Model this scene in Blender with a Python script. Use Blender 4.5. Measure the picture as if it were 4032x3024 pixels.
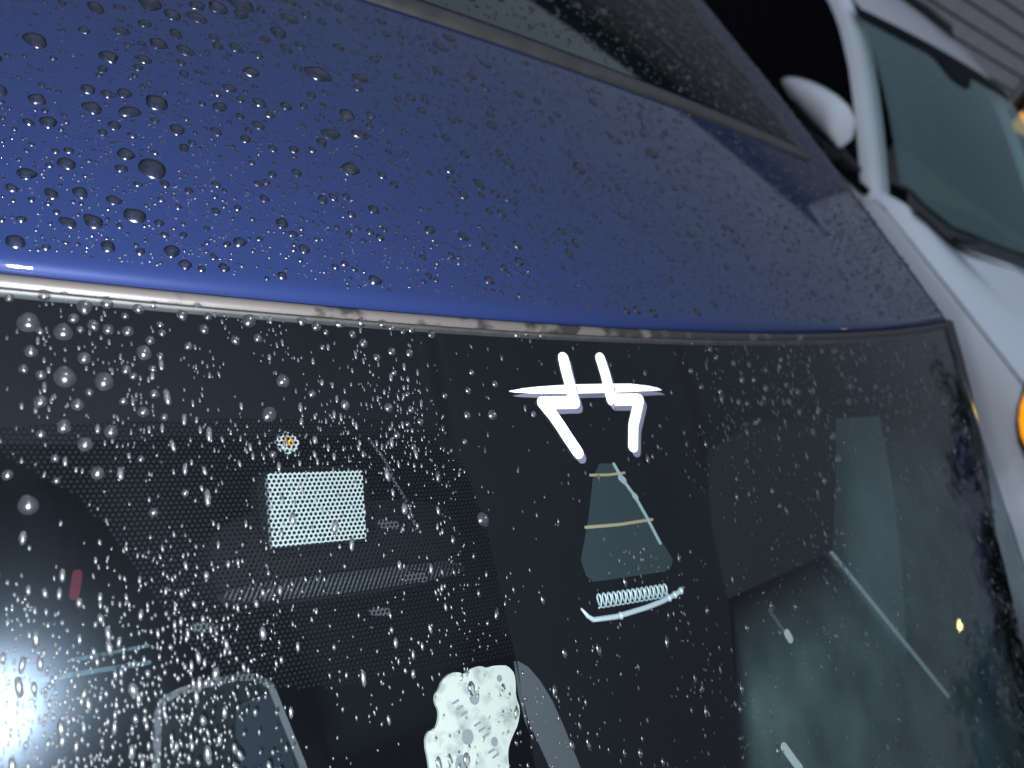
import bpy, math, random
from mathutils import Matrix, Vector
for o in list(bpy.data.objects): bpy.data.objects.remove(o)
scene = bpy.context.scene
COL = scene.collection
rad = math.radians
HZ = 1.42                                    # height of the blue car's windscreen header above the ground

# ---------------------------------------------------------------- camera
AZ, PITCH, ROLL = rad(46.44), rad(33.667), rad(30.272)
CAM = Vector((-.2713, -.235, HZ + .186))
_rt = Vector((math.cos(AZ), -math.sin(AZ), 0)); _fh = Vector((math.sin(AZ), math.cos(AZ), 0)); _up = Vector((0, 0, 1))
FWD = math.cos(PITCH)*_fh - math.sin(PITCH)*_up
_u = math.cos(PITCH)*_up + math.sin(PITCH)*_fh
RIGHT = math.cos(ROLL)*_rt + math.sin(ROLL)*_u
UP = math.cos(ROLL)*_u - math.sin(ROLL)*_rt
cd = bpy.data.cameras.new('camera'); cam = bpy.data.objects.new('camera', cd); COL.objects.link(cam)
cam.matrix_world = Matrix(((RIGHT.x, UP.x, -FWD.x, CAM.x), (RIGHT.y, UP.y, -FWD.y, CAM.y), (RIGHT.z, UP.z, -FWD.z, CAM.z), (0, 0, 0, 1)))
cd.sensor_width = 36; cd.lens = 3030*36/4032; cd.clip_start = .01; cd.clip_end = 500
cd.dof.use_dof = True; cd.dof.focus_distance = .33; cd.dof.aperture_fstop = 9.0
scene.camera = cam

# ---------------------------------------------------------------- light: dusk sky, a trace of sun, the phone's torch
SUN_EL, SUN_ROT = rad(4.0), rad(215)
world = bpy.data.worlds.new('World'); scene.world = world; world.use_nodes = True
wn = world.node_tree.nodes; wl = world.node_tree.links; wn.clear()
sky = wn.new('ShaderNodeTexSky'); sky.sky_type = 'NISHITA'; sky.sun_disc = False
sky.sun_elevation = SUN_EL; sky.sun_rotation = SUN_ROT; sky.air_density = 2.0; sky.dust_density = 10.0; sky.ozone_density = 3.0
bg = wn.new('ShaderNodeBackground'); bg.inputs[1].default_value = .15
wo = wn.new('ShaderNodeOutputWorld')
cloud = wn.new('ShaderNodeMix'); cloud.data_type = 'RGBA'; cloud.inputs['Factor'].default_value = .88   # even dusk overcast over the clear-sky model
# overcast luminance law, (1 + 2 sin elevation)/3 of the zenith
tcw = wn.new('ShaderNodeTexCoord'); sxw = wn.new('ShaderNodeSeparateXYZ'); wl.new(tcw.outputs['Generated'], sxw.inputs[0])
mrw = wn.new('ShaderNodeMapRange'); mrw.inputs[3].default_value = 1/3; mrw.inputs[4].default_value = 1.0; wl.new(sxw.outputs['Z'], mrw.inputs[0])
zen = wn.new('ShaderNodeVectorMath'); zen.operation = 'SCALE'; zen.inputs[0].default_value = (.90, 1.08, 1.38); wl.new(mrw.outputs[0], zen.inputs['Scale'])
wl.new(zen.outputs[0], cloud.inputs['B']); wl.new(sky.outputs[0], cloud.inputs['A'])
wl.new(cloud.outputs['Result'], bg.inputs[0]); wl.new(bg.outputs[0], wo.inputs[0])
sl = bpy.data.lights.new('sun', 'SUN'); sl.energy = .02; sl.angle = rad(20); sl.color = (1, .9, .8)
so = bpy.data.objects.new('sun', sl); COL.objects.link(so)
so.rotation_euler = (rad(90) - rad(6), 0, rad(180) - SUN_ROT)
fl = bpy.data.lights.new('phone_flash', 'SPOT'); fl.energy = 8.0; fl.color = (.86, .93, 1.0)
fl.shadow_soft_size = .008; fl.spot_size = rad(125); fl.spot_blend = .6
fo = bpy.data.objects.new('phone_flash', fl); COL.objects.link(fo)
fo.matrix_world = Matrix.Translation(CAM - RIGHT*.012 - UP*.026 - FWD*.004) @ cam.matrix_world.to_3x3().to_4x4()
scene.view_settings.view_transform = 'Standard'; scene.view_settings.look = 'None'
scene.view_settings.exposure = 1.7; scene.view_settings.gamma = 1.0; scene.view_settings.use_curve_mapping = False
cy = scene.cycles
cy.max_bounces = 14; cy.transparent_max_bounces = 24; cy.transmission_bounces = 10; cy.glossy_bounces = 6; cy.diffuse_bounces = 3
cy.caustics_reflective = False; cy.caustics_refractive = True; cy.blur_glossy = .6; cy.sample_clamp_indirect = 4.0
cy.use_denoising = True

# ---------------------------------------------------------------- surfaces of the blue car (x to the far side, y rearwards)
HX, KZ, RY, RY2, RAKE, PW = .2038, .0949, .2309, -.0501, math.tan(rad(28.426)), .3191
def roll_off(x): a = abs(x); return 8*(a - .54)**2 if a > .54 else 0.
def rz(x, y):
    z = -KZ*x*x - roll_off(x)
    if y < .7: z += RY*y + RY2*y*y
    else: z += RY*.7 + RY2*.49 + .161*.6*(1 - math.exp(-(y - .7)/.6)) - (.35*(y - 1.7)**2 if y > 1.7 else 0)
    return HZ + z
def yh(x): return HX*x*x
def wz(x, s): return rz(x, yh(x)) - RAKE*s - .04*s*x*x
def roof_p(x, y, h=0.):
    e = 1e-3; n = Vector(((rz(x - e, y) - rz(x + e, y))/2/e, (rz(x, y - e) - rz(x, y + e))/2/e, 1)).normalized()
    return Vector((x, y, rz(x, y))) + n*h, n
def glass_p(x, s, h=0.):
    e = 1e-3; f = lambda a, y: wz(a, yh(a) - y)
    y = yh(x) - s
    n = Vector(((f(x - e, y) - f(x + e, y))/2/e, (f(x, y - e) - f(x, y + e))/2/e, 1)).normalized()
    return Vector((x, y, wz(x, s))) + n*(h - .003), n

# ---------------------------------------------------------------- helpers
def tag(o, label=None, cat=None, group=None, kind=None):
    if label: o['label'] = label
    if cat: o['category'] = cat
    if group: o['group'] = group
    if kind: o['kind'] = kind
    return o
def empty(name, loc, rz_=0., label=None, cat=None, group=None):
    o = bpy.data.objects.new(name, None); COL.objects.link(o)
    o.location = loc; o.rotation_euler = (0, 0, rz_); o.empty_display_size = .1
    o['_m'] = 0; del o['_m']
    return tag(o, label, cat, group)
def pmat(p):
    return Matrix.Translation(p.location) @ p.rotation_euler.to_matrix().to_4x4()
def mesh(name, verts, faces, mat, parent=None, smooth=True, local=False):
    me = bpy.data.meshes.new(name); me.from_pydata([tuple(v) for v in verts], [], faces); me.update()
    if smooth: me.shade_smooth()
    if mat: me.materials.append(mat)
    o = bpy.data.objects.new(name, me); COL.objects.link(o)
    if parent is not None:
        o.parent = parent
        if not local and parent.type == 'EMPTY': o.matrix_parent_inverse = pmat(parent).inverted()
    return o
def grid(name, fn, us, vs, mat, parent=None, local=False, smooth=True, flip=False):
    V = [fn(u, v) for v in vs for u in us]; n = len(us); F = []
    for j in range(len(vs) - 1):
        for i in range(n - 1):
            q = (j*n + i, j*n + i + 1, (j + 1)*n + i + 1, (j + 1)*n + i); F.append(q[::-1] if flip else q)
    return mesh(name, V, F, mat, parent, smooth, local)
def lin(a, b, n): return [a + (b - a)*i/(n - 1) for i in range(n)]
def interp(x, xs, ys):
    if x <= xs[0]: return ys[0]
    for i in range(len(xs) - 1):
        if x <= xs[i + 1]: return ys[i] + (ys[i + 1] - ys[i])*(x - xs[i])/(xs[i + 1] - xs[i])
    return ys[-1]
def box(V, F, c, d, R=None):
    b = len(V)
    for k in range(8):
        p = Vector(((k & 1) - .5, ((k >> 1) & 1) - .5, (k >> 2) - .5)); p = Vector((p.x*d[0], p.y*d[1], p.z*d[2]))
        V.append((R @ p if R else p) + Vector(c))
    F += [(b, b+2, b+3, b+1), (b+4, b+5, b+7, b+6), (b, b+1, b+5, b+4), (b+2, b+6, b+7, b+3), (b, b+4, b+6, b+2), (b+1, b+3, b+7, b+5)]
def boxes(name, lst, mat, parent=None, local=False, bevel=0.):
    V, F = [], []
    for c, d in lst: box(V, F, c, d)
    o = mesh(name, V, F, mat, parent, False, local)
    if bevel: m = o.modifiers.new('bevel', 'BEVEL'); m.width = bevel; m.segments = 3; o.data.shade_smooth()
    return o
def tube(name, pts, r, mat, parent=None, local=False, n=8, ret=False):
    V, F = [], []; pts = [Vector(p) for p in pts]; m = len(pts); rr = r if isinstance(r, (list, tuple)) else [r]*m
    for i, p in enumerate(pts):
        t = (pts[min(i+1, m-1)] - pts[max(i-1, 0)]).normalized()
        a = t.cross(Vector((0, 0, 1)) if abs(t.z) < .9 else Vector((1, 0, 0))).normalized(); b = t.cross(a)
        for k in range(n):
            w = 2*math.pi*k/n; V.append(p + (a*math.cos(w) + b*math.sin(w))*rr[i])
    for i in range(m - 1):
        for k in range(n): F.append((i*n + k, i*n + (k+1) % n, (i+1)*n + (k+1) % n, (i+1)*n + k))
    F.append(tuple(range(n))[::-1]); F.append(tuple((m-1)*n + k for k in range(n)))
    if ret: return V, F
    return mesh(name, V, F, mat, parent, True, local)

# ---------------------------------------------------------------- materials
def nmat(name):
    m = bpy.data.materials.new(name); m.use_nodes = True; nt = m.node_tree; nt.nodes.clear()
    out = nt.nodes.new('ShaderNodeOutputMaterial'); return m, nt, out
def principled(name, col, rough=.5, metal=0., coat=0., coat_r=.03, ior=1.5, noise=None, bump=None, emit=None, spec=.5):
    m, nt, out = nmat(name); b = nt.nodes.new('ShaderNodeBsdfPrincipled'); I = b.inputs
    I['Base Color'].default_value = (*col, 1); I['Roughness'].default_value = rough; I['Metallic'].default_value = metal
    I['Coat Weight'].default_value = coat; I['Coat Roughness'].default_value = coat_r; I['IOR'].default_value = ior
    I['Specular IOR Level'].default_value = spec; I['Coat IOR'].default_value = 1.36
    tc = nt.nodes.new('ShaderNodeTexCoord')
    if noise:   # (scale, other colour, lo, hi)
        nz = nt.nodes.new('ShaderNodeTexNoise'); nz.inputs['Scale'].default_value = noise[0]; nz.inputs['Detail'].default_value = 6
        nt.links.new(tc.outputs['Object'], nz.inputs['Vector'])
        cr = nt.nodes.new('ShaderNodeValToRGB'); cr.color_ramp.elements[0].position = noise[2]; cr.color_ramp.elements[1].position = noise[3]
        cr.color_ramp.elements[0].color = (*col, 1); cr.color_ramp.elements[1].color = (*noise[1], 1)
        nt.links.new(nz.outputs['Fac'], cr.inputs[0]); nt.links.new(cr.outputs[0], I['Base Color'])
    if bump:    # (scale, strength, distance)
        nb = nt.nodes.new('ShaderNodeTexNoise'); nb.inputs['Scale'].default_value = bump[0]; nb.inputs['Detail'].default_value = 3
        nt.links.new(tc.outputs['Object'], nb.inputs['Vector'])
        bp = nt.nodes.new('ShaderNodeBump'); bp.inputs['Strength'].default_value = bump[1]; bp.inputs['Distance'].default_value = bump[2]
        nt.links.new(nb.outputs['Fac'], bp.inputs['Height']); nt.links.new(bp.outputs[0], I['Normal'])
    if emit: I['Emission Color'].default_value = (*emit[0], 1); I['Emission Strength'].default_value = emit[1]
    nt.links.new(b.outputs[0], out.inputs[0]); return m
def sheet_fresnel(nt, ior):
    # the same reflectance from both sides of a thin sheet
    ge = nt.nodes.new('ShaderNodeNewGeometry'); mr = nt.nodes.new('ShaderNodeMapRange')
    mr.inputs[3].default_value = ior; mr.inputs[4].default_value = 1/ior; nt.links.new(ge.outputs['Backfacing'], mr.inputs[0])
    f = nt.nodes.new('ShaderNodeFresnel'); nt.links.new(mr.outputs[0], f.inputs[0]); return f
def thin_glass(name, tint, film=.02, film_rough=.3, ior=1.5, dust=.0, dustcol=(.6, .65, .7), fogged=False):
    m, nt, out = nmat(name); N = nt.nodes.new
    t = N('ShaderNodeBsdfTransparent'); t.inputs[0].default_value = (*tint, 1)
    g = N('ShaderNodeBsdfGlossy'); g.inputs['Roughness'].default_value = .0
    f = sheet_fresnel(nt, ior)
    mx = N('ShaderNodeMixShader'); nt.links.new(f.outputs[0], mx.inputs[0]); nt.links.new(t.outputs[0], mx.inputs[1]); nt.links.new(g.outputs[0], mx.inputs[2])
    g2 = N('ShaderNodeBsdfGlossy'); g2.inputs['Roughness'].default_value = film_rough; g2.inputs['Color'].default_value = (.62, .80, 1, 1)
    tc = N('ShaderNodeTexCoord'); nz = N('ShaderNodeTexNoise'); nz.inputs['Scale'].default_value = 14; nz.inputs['Detail'].default_value = 5
    nt.links.new(tc.outputs['Object'], nz.inputs['Vector'])
    mr = N('ShaderNodeMapRange'); mr.inputs[1].default_value = .3; mr.inputs[2].default_value = .75; mr.inputs[3].default_value = film*.5; mr.inputs[4].default_value = film*1.6
    nt.links.new(nz.outputs['Fac'], mr.inputs[0])
    m2 = N('ShaderNodeMixShader'); nt.links.new(mr.outputs[0], m2.inputs[0]); nt.links.new(mx.outputs[0], m2.inputs[1]); nt.links.new(g2.outputs[0], m2.inputs[2])
    last = m2
    if dust:
        d = N('ShaderNodeBsdfTranslucent' if fogged else 'ShaderNodeBsdfDiffuse'); d.inputs[0].default_value = (*dustcol, 1)
        m3 = N('ShaderNodeMixShader'); m3.inputs[0].default_value = dust
        nt.links.new(m2.outputs[0], m3.inputs[1]); nt.links.new(d.outputs[0], m3.inputs[2]); last = m3
    nt.links.new(last.outputs[0], out.inputs[0]); return m
def water_mat(name, clear=.5, milk=.0, rough=.10, sheet=True):
    # rainwater: refraction, a straight see-through share so that light reaches what lies under the drop, a mirror skin, a pale diffuse share painting in light the drops gather
    m, nt, out = nmat(name); N = nt.nodes.new; K = nt.links.new
    rf = N('ShaderNodeBsdfRefraction'); rf.inputs['IOR'].default_value = 1.333; rf.inputs['Roughness'].default_value = .03
    tr = N('ShaderNodeBsdfTransparent'); tr.inputs[0].default_value = (.97, .98, 1, 1)
    m1 = N('ShaderNodeMixShader'); m1.inputs[0].default_value = clear; K(rf.outputs[0], m1.inputs[1]); K(tr.outputs[0], m1.inputs[2])
    df = N('ShaderNodeBsdfDiffuse'); df.inputs[0].default_value = (.8, .86, .92, 1)
    m2 = N('ShaderNodeMixShader'); m2.inputs[0].default_value = milk; K(m1.outputs[0], m2.inputs[1]); K(df.outputs[0], m2.inputs[2])
    gl = N('ShaderNodeBsdfGlossy'); gl.inputs['Roughness'].default_value = rough
    if sheet: fr = sheet_fresnel(nt, 1.65)
    else: fr = N('ShaderNodeFresnel'); fr.inputs[0].default_value = 1.85
    m3 = N('ShaderNodeMixShader'); K(fr.outputs[0], m3.inputs[0]); K(m2.outputs[0], m3.inputs[1]); K(gl.outputs[0], m3.inputs[2])
    K(m3.outputs[0], out.inputs[0]); return m

M = {}
M['paint'] = principled('blue_metallic_paint', (.0095, .0170, .062), .42, .10, spec=.05, coat=1., coat_r=.015, bump=(4200, .10, .0006))
M['trim'] = principled('dirty_trim_flash_falloff', (.070, .058, .053), .45, .0, coat=.1, coat_r=.2, noise=(55, (.014, .012, .010), .50, .58), bump=(900, .2, .0004))
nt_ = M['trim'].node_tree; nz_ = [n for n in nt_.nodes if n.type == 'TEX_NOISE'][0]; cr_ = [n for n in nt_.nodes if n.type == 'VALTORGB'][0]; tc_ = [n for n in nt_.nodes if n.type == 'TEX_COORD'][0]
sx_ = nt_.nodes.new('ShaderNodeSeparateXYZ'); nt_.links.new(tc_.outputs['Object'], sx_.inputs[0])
ma_ = nt_.nodes.new('ShaderNodeMath'); ma_.operation = 'MULTIPLY_ADD'; cr_.color_ramp.elements[0].position = .46; cr_.color_ramp.elements[1].position = .55; ma_.inputs[1].default_value = .75; nt_.links.new(sx_.outputs['X'], ma_.inputs[0]); nt_.links.new(nz_.outputs['Fac'], ma_.inputs[2]); nt_.links.new(ma_.outputs[0], cr_.inputs[0])  # X shift darkens the dirt ramp toward the far side, painting in flash falloff
M['rubber'] = principled('black_rubber', (.018, .016, .015), .55)
M['seal'] = principled('grey_rubber_seal', (.030, .028, .026), .5, noise=(80, (.02, .018, .016), .4, .65))
M['frame'] = principled('brown_grey_sunroof_trim', (.034, .030, .027), .5, noise=(40, (.018, .016, .015), .4, .7))
M['sunglass'] = principled('dark_sunroof_glass', (.006, .010, .010), .02, coat=.0)
M['glass'] = thin_glass('windscreen_glass', (.80, .86, .86), film=.0045, film_rough=.21, ior=1.36)
M['sideglass'] = thin_glass('fogged_side_glass', (.62, .74, .70), film=.002, dust=.85, dustcol=(.105, .14, .14), fogged=True)
M['frit'] = principled('black_frit', (.0020, .0020, .0027), .6, spec=.05)
M['teal'] = principled('camera_recess', (.009, .015, .017), .5)
M['white'] = principled('white_vinyl', (.93, .93, .92), .5, spec=.3)
M['ghost'] = principled('decal_reflection_grey', (.085, .085, .115), .6, spec=.2)
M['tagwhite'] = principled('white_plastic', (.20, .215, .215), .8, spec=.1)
M['card'] = principled('mottled_card', (.27, .265, .235), .9, spec=.05, noise=(160, (.15, .155, .145), .48, .70))
M['panel'] = principled('blue_black_panel', (.005, .007, .010), .8, spec=.05)
M['tan'] = principled('tan_wire', (.19, .15, .085), .5)
M['pale'] = principled('pale_teal_plastic', (.17, .21, .22), .3)
M['grey'] = principled('grey_plastic', (.035, .036, .04), .8, spec=.1, bump=(700, .1, .001))
M['dark'] = principled('charcoal_plastic', (.0055, .006, .007), .8, spec=.1, bump=(600, .15, .001))
M['fabric'] = principled('grey_seat_cloth', (.022, .024, .027), .9, spec=.1, noise=(300, (.016, .018, .020), .3, .7))
M['liner'] = principled('headliner', (.02, .021, .023), .95, spec=.1)
M['yellow'] = principled('yellow_paint', (.30, .19, .012), .5)
M['orange'] = principled('orange_paint', (.28, .09, .015), .5)
M['red'] = principled('red_plastic', (.030, .004, .007), .9, spec=.0)
M['screen'] = principled('dark_screen', (.0022, .0028, .0034), .8, spec=.05)
M['strip'] = principled('blue_grey_strip', (.018, .028, .034), .8, spec=.1)
M['dot'] = principled('grey_print', (.115, .125, .125), .8, spec=.1)
M['water'] = water_mat('rainwater_on_paint', .24, .0, .22, False)
M['water2'] = water_mat('rainwater_on_glass', .35, .009, .24)
M['water3'] = water_mat('fine_rainwater_on_glass', .35, .026, .32)  # larger pale share paints flash brightness into the near drops
M['water4'] = water_mat('clear_fine_rainwater', .35, .004, .30)
M['wpaint'] = principled('white_car_paint', (.88, .89, .91), .35, coat=1., coat_r=.03)
M['wglass'] = thin_glass('green_tinted_glass', (.52, .66, .62), film=.015, dust=.28, dustcol=(.13, .27, .25))
M['wside'] = principled('privacy_glass', (.003, .003, .004), .08, spec=.12)
M['black'] = principled('black_trim', (.010, .010, .011), .45)
M['amber'] = principled('amber_lens', (.9, .30, .01), .15, emit=((1, .33, .01), .3))
M['amberhot'] = principled('amber_lamp_glow', (.9, .5, .05), .15, emit=((1, .62, .05), 1.))
M['tyre'] = principled('tyre', (.02, .02, .02), .85)
M['alloy'] = principled('alloy', (.45, .46, .48), .3, .8)
M['siding'] = principled('grey_siding', (.46, .45, .45), .6, noise=(6, (.40, .39, .40), .3, .7))
M['trimgrey'] = principled('corner_trim', (.34, .33, .33), .6)
M['shingle'] = principled('roof_shingle', (.05, .05, .055), .9, noise=(20, (.08, .08, .085), .3, .7))
M['warm'] = principled('lit_window', (.8, .5, .2), .5, emit=((1., .52, .13), .2))
M['asphalt'] = principled('wet_asphalt', (.045, .046, .048), .35, noise=(8, (.065, .066, .068), .3, .7), bump=(60, .3, .01))
M['bark'] = principled('bark', (.06, .045, .035), .9, noise=(14, (.03, .022, .018), .3, .7))
M['leaf'] = principled('leaf', (.035, .06, .022), .7)
M['pole'] = principled('galvanised_pole', (.25, .26, .27), .5, .5)
M['lamp'] = principled('sodium_lamp', (1, .8, .3), .4, emit=((1, .78, .25), 14.))
M['whitelens'] = principled('white_lens', (.30, .31, .31), .3)

ROOF_DROPS = [(-0.1986, 0.0717, 0.00579), (-0.192, 0.1125, 0.00522), (-0.2081, 0.0449, 0.00423), (-0.1067, 0.159, 0.00602), (-0.2226, 0.0401, 0.00335), (-0.2257, 0.054, 0.0029), (-0.1643, 0.1173, 0.00308), (-0.2036, 0.1037, 0.00371), (-0.2177, 0.1026, 0.00398), (-0.1854, 0.0973, 0.00331), (-0.1686, 0.1003, 0.00242), (-0.148, 0.1092, 0.00282), (-0.1111, 0.1127, 0.00418), (-0.0976, 0.1298, 0.00419), (-0.108, 0.0884, 0.00402), (-0.1743, 0.1537, 0.0038), (-0.1444, 0.1478, 0.004), (-0.1527, 0.1956, 0.00529), (-0.1861, 0.1848, 0.00548), (-0.1398, 0.2055, 0.00678), (-0.1765, 0.1796, 0.00436), (-0.1646, 0.1824, 0.00413), (-0.1408, 0.195, 0.0038), (-0.1227, 0.1869, 0.00436), (-0.1132, 0.203, 0.00451), (-0.1968, 0.0284, 0.00305), (-0.2189, 0.0284, 0.00275), (-0.1928, 0.0221, 0.00263), (-0.1783, 0.0217, 0.00239), (-0.1426, 0.0348, 0.00267), (-0.1861, 0.1544, 0.00413), (-0.2082, 0.1374, 0.00413), (-0.2357, 0.1392, 0.00494), (-0.234, 0.0903, 0.00342), (-0.2294, 0.0687, 0.00341), (-0.2076, 0.078, 0.00351), (-0.2147, 0.0518, 0.00262), (-0.2312, 0.0387, 0.00267), (-0.2477, 0.028, 0.00325), (-0.1358, 0.0812, 0.00247), (-0.1494, 0.0486, 0.00287), (-0.1545, 0.0619, 0.00227), (-0.1559, 0.0984, 0.00259), (-0.2044, 0.115, 0.00316), (-0.1939, 0.1405, 0.00301), (-0.237, 0.1025, 0.00335), (-0.2427, 0.0607, 0.00321), (-0.1208, 0.1744, 0.00334), (-0.1444, 0.1258, 0.003), (-0.1308, 0.1273, 0.00304), (-0.2354, 0.0521, 0.00233), (-0.2104, 0.0939, 0.00272), (-0.2152, 0.0889, 0.00194), (-0.2103, 0.0695, 0.00244), (-0.2064, 0.0227, 0.00182), (-0.1457, 0.0429, 0.00199), (-0.1947, 0.0639, 0.002), (-0.1887, 0.0678, 0.00181), (-0.1794, 0.0694, 0.00182), (-0.174, 0.067, 0.00189), (-0.1859, 0.0616, 0.002), (-0.1928, 0.0519, 0.00181), (-0.1765, 0.0514, 0.00211), (-0.1996, 0.0421, 0.00191), (-0.1864, 0.0491, 0.00153), (-0.2026, 0.0349, 0.00167), (-0.213, 0.0342, 0.00133), (-0.2112, 0.0263, 0.00144), (-0.2328, 0.0306, 0.00157), (-0.1543, 0.0988, 0.00157), (-0.1805, 0.0902, 0.0019), (-0.1841, 0.0863, 0.00226), (-0.1824, 0.0767, 0.00177), (-0.1441, 0.0951, 0.00236), (-0.1336, 0.0969, 0.00255), (-0.1241, 0.0985, 0.0021), (-0.1479, 0.0778, 0.00213), (-0.1554, 0.0708, 0.00193), (-0.1208, 0.0685, 0.00214), (-0.1105, 0.089, 0.00193), (-0.0927, 0.2087, 0.00301), (-0.1012, 0.2112, 0.00281), (-0.0877, 0.1882, 0.00351), (-0.112, 0.1804, 0.00264), (-0.1313, 0.178, 0.00278), (-0.138, 0.1634, 0.0027), (-0.1487, 0.1648, 0.00322), (-0.1587, 0.1689, 0.00251), (-0.1769, 0.1652, 0.00318), (-0.1904, 0.1676, 0.003), (-0.2014, 0.1579, 0.00293), (-0.2105, 0.1714, 0.00371), (-0.2003, 0.1756, 0.00268), (-0.1631, 0.1925, 0.00355), (-0.1284, 0.2039, 0.00253), (-0.109, 0.22, 0.00405), (-0.0843, 0.2304, 0.00314), (-0.1941, 0.1009, 0.00185), (-0.1558, 0.1134, 0.0021), (-0.141, 0.1185, 0.00231), (-0.1572, 0.1321, 0.00301), (-0.1533, 0.1256, 0.00216), (-0.1149, 0.14, 0.00263), (-0.1065, 0.1445, 0.00213), (-0.1775, 0.1441, 0.0022), (-0.1703, 0.1393, 0.00202), (-0.197, 0.1343, 0.00231), (-0.2116, 0.1285, 0.00211), (-0.2168, 0.1528, 0.00255), (-0.2186, 0.1136, 0.00313), (-0.2111, 0.1126, 0.00251), (-0.2187, 0.0762, 0.00174), (-0.2281, 0.0757, 0.00188), (-0.1212, 0.13, 0.00223), (-0.11, 0.1339, 0.00191), (-0.1936, 0.1517, 0.00205), (-0.2127, 0.0573, 0.00168), (-0.2216, 0.063, 0.00183), (-0.0979, 0.1304, 0.00437), (-0.0951, 0.1161, 0.00342), (-0.1062, 0.0899, 0.00444), (-0.0896, 0.0888, 0.00262), (-0.0809, 0.1642, 0.00395), (-0.1014, 0.0638, 0.0031), (-0.1033, 0.0462, 0.00225), (-0.0284, 0.0946, 0.00373), (-0.0451, 0.1018, 0.00299), (-0.0543, 0.0533, 0.0029), (-0.0664, 0.0393, 0.00233), (0.0027, 0.1502, 0.004), (-0.0295, 0.1171, 0.00331), (0.0015, 0.1171, 0.00362), (0.063, 0.1285, 0.00522), (0.1582, 0.1689, 0.00613), (-0.0098, 0.219, 0.00415), (0.001, 0.2329, 0.00404), (-0.0212, 0.1919, 0.00373), (-0.0177, 0.2125, 0.00279), (0.0037, 0.2332, 0.00338), (0.0058, 0.197, 0.00386), (-0.0431, 0.0837, 0.00292), (-0.0425, 0.0488, 0.00261), (-0.0202, 0.0524, 0.00304), (-0.0124, 0.0871, 0.00269), (-0.0598, 0.0962, 0.00206), (-0.0385, 0.1282, 0.00277), (-0.0849, 0.1553, 0.00295), (-0.0389, 0.2178, 0.00276), (-0.05, 0.2156, 0.00273), (0.0136, 0.1884, 0.00363), (-0.0595, 0.0818, 0.00184), (-0.0363, 0.0352, 0.00242), (0.1205, 0.2116, 0.00418), (0.1733, 0.2143, 0.00391), (0.1853, 0.2303, 0.00403), (0.1179, 0.176, 0.0033), (0.1627, 0.191, 0.00378), (0.1957, 0.2027, 0.00396), (0.1198, 0.2563, 0.0031), (0.0418, 0.1917, 0.00331), (0.0709, 0.1815, 0.00337), (0.0571, 0.1903, 0.00381), (0.0238, 0.2155, 0.00381), (-0.0214, 0.2457, 0.00404), (0.0108, 0.2487, 0.00347)]
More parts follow.
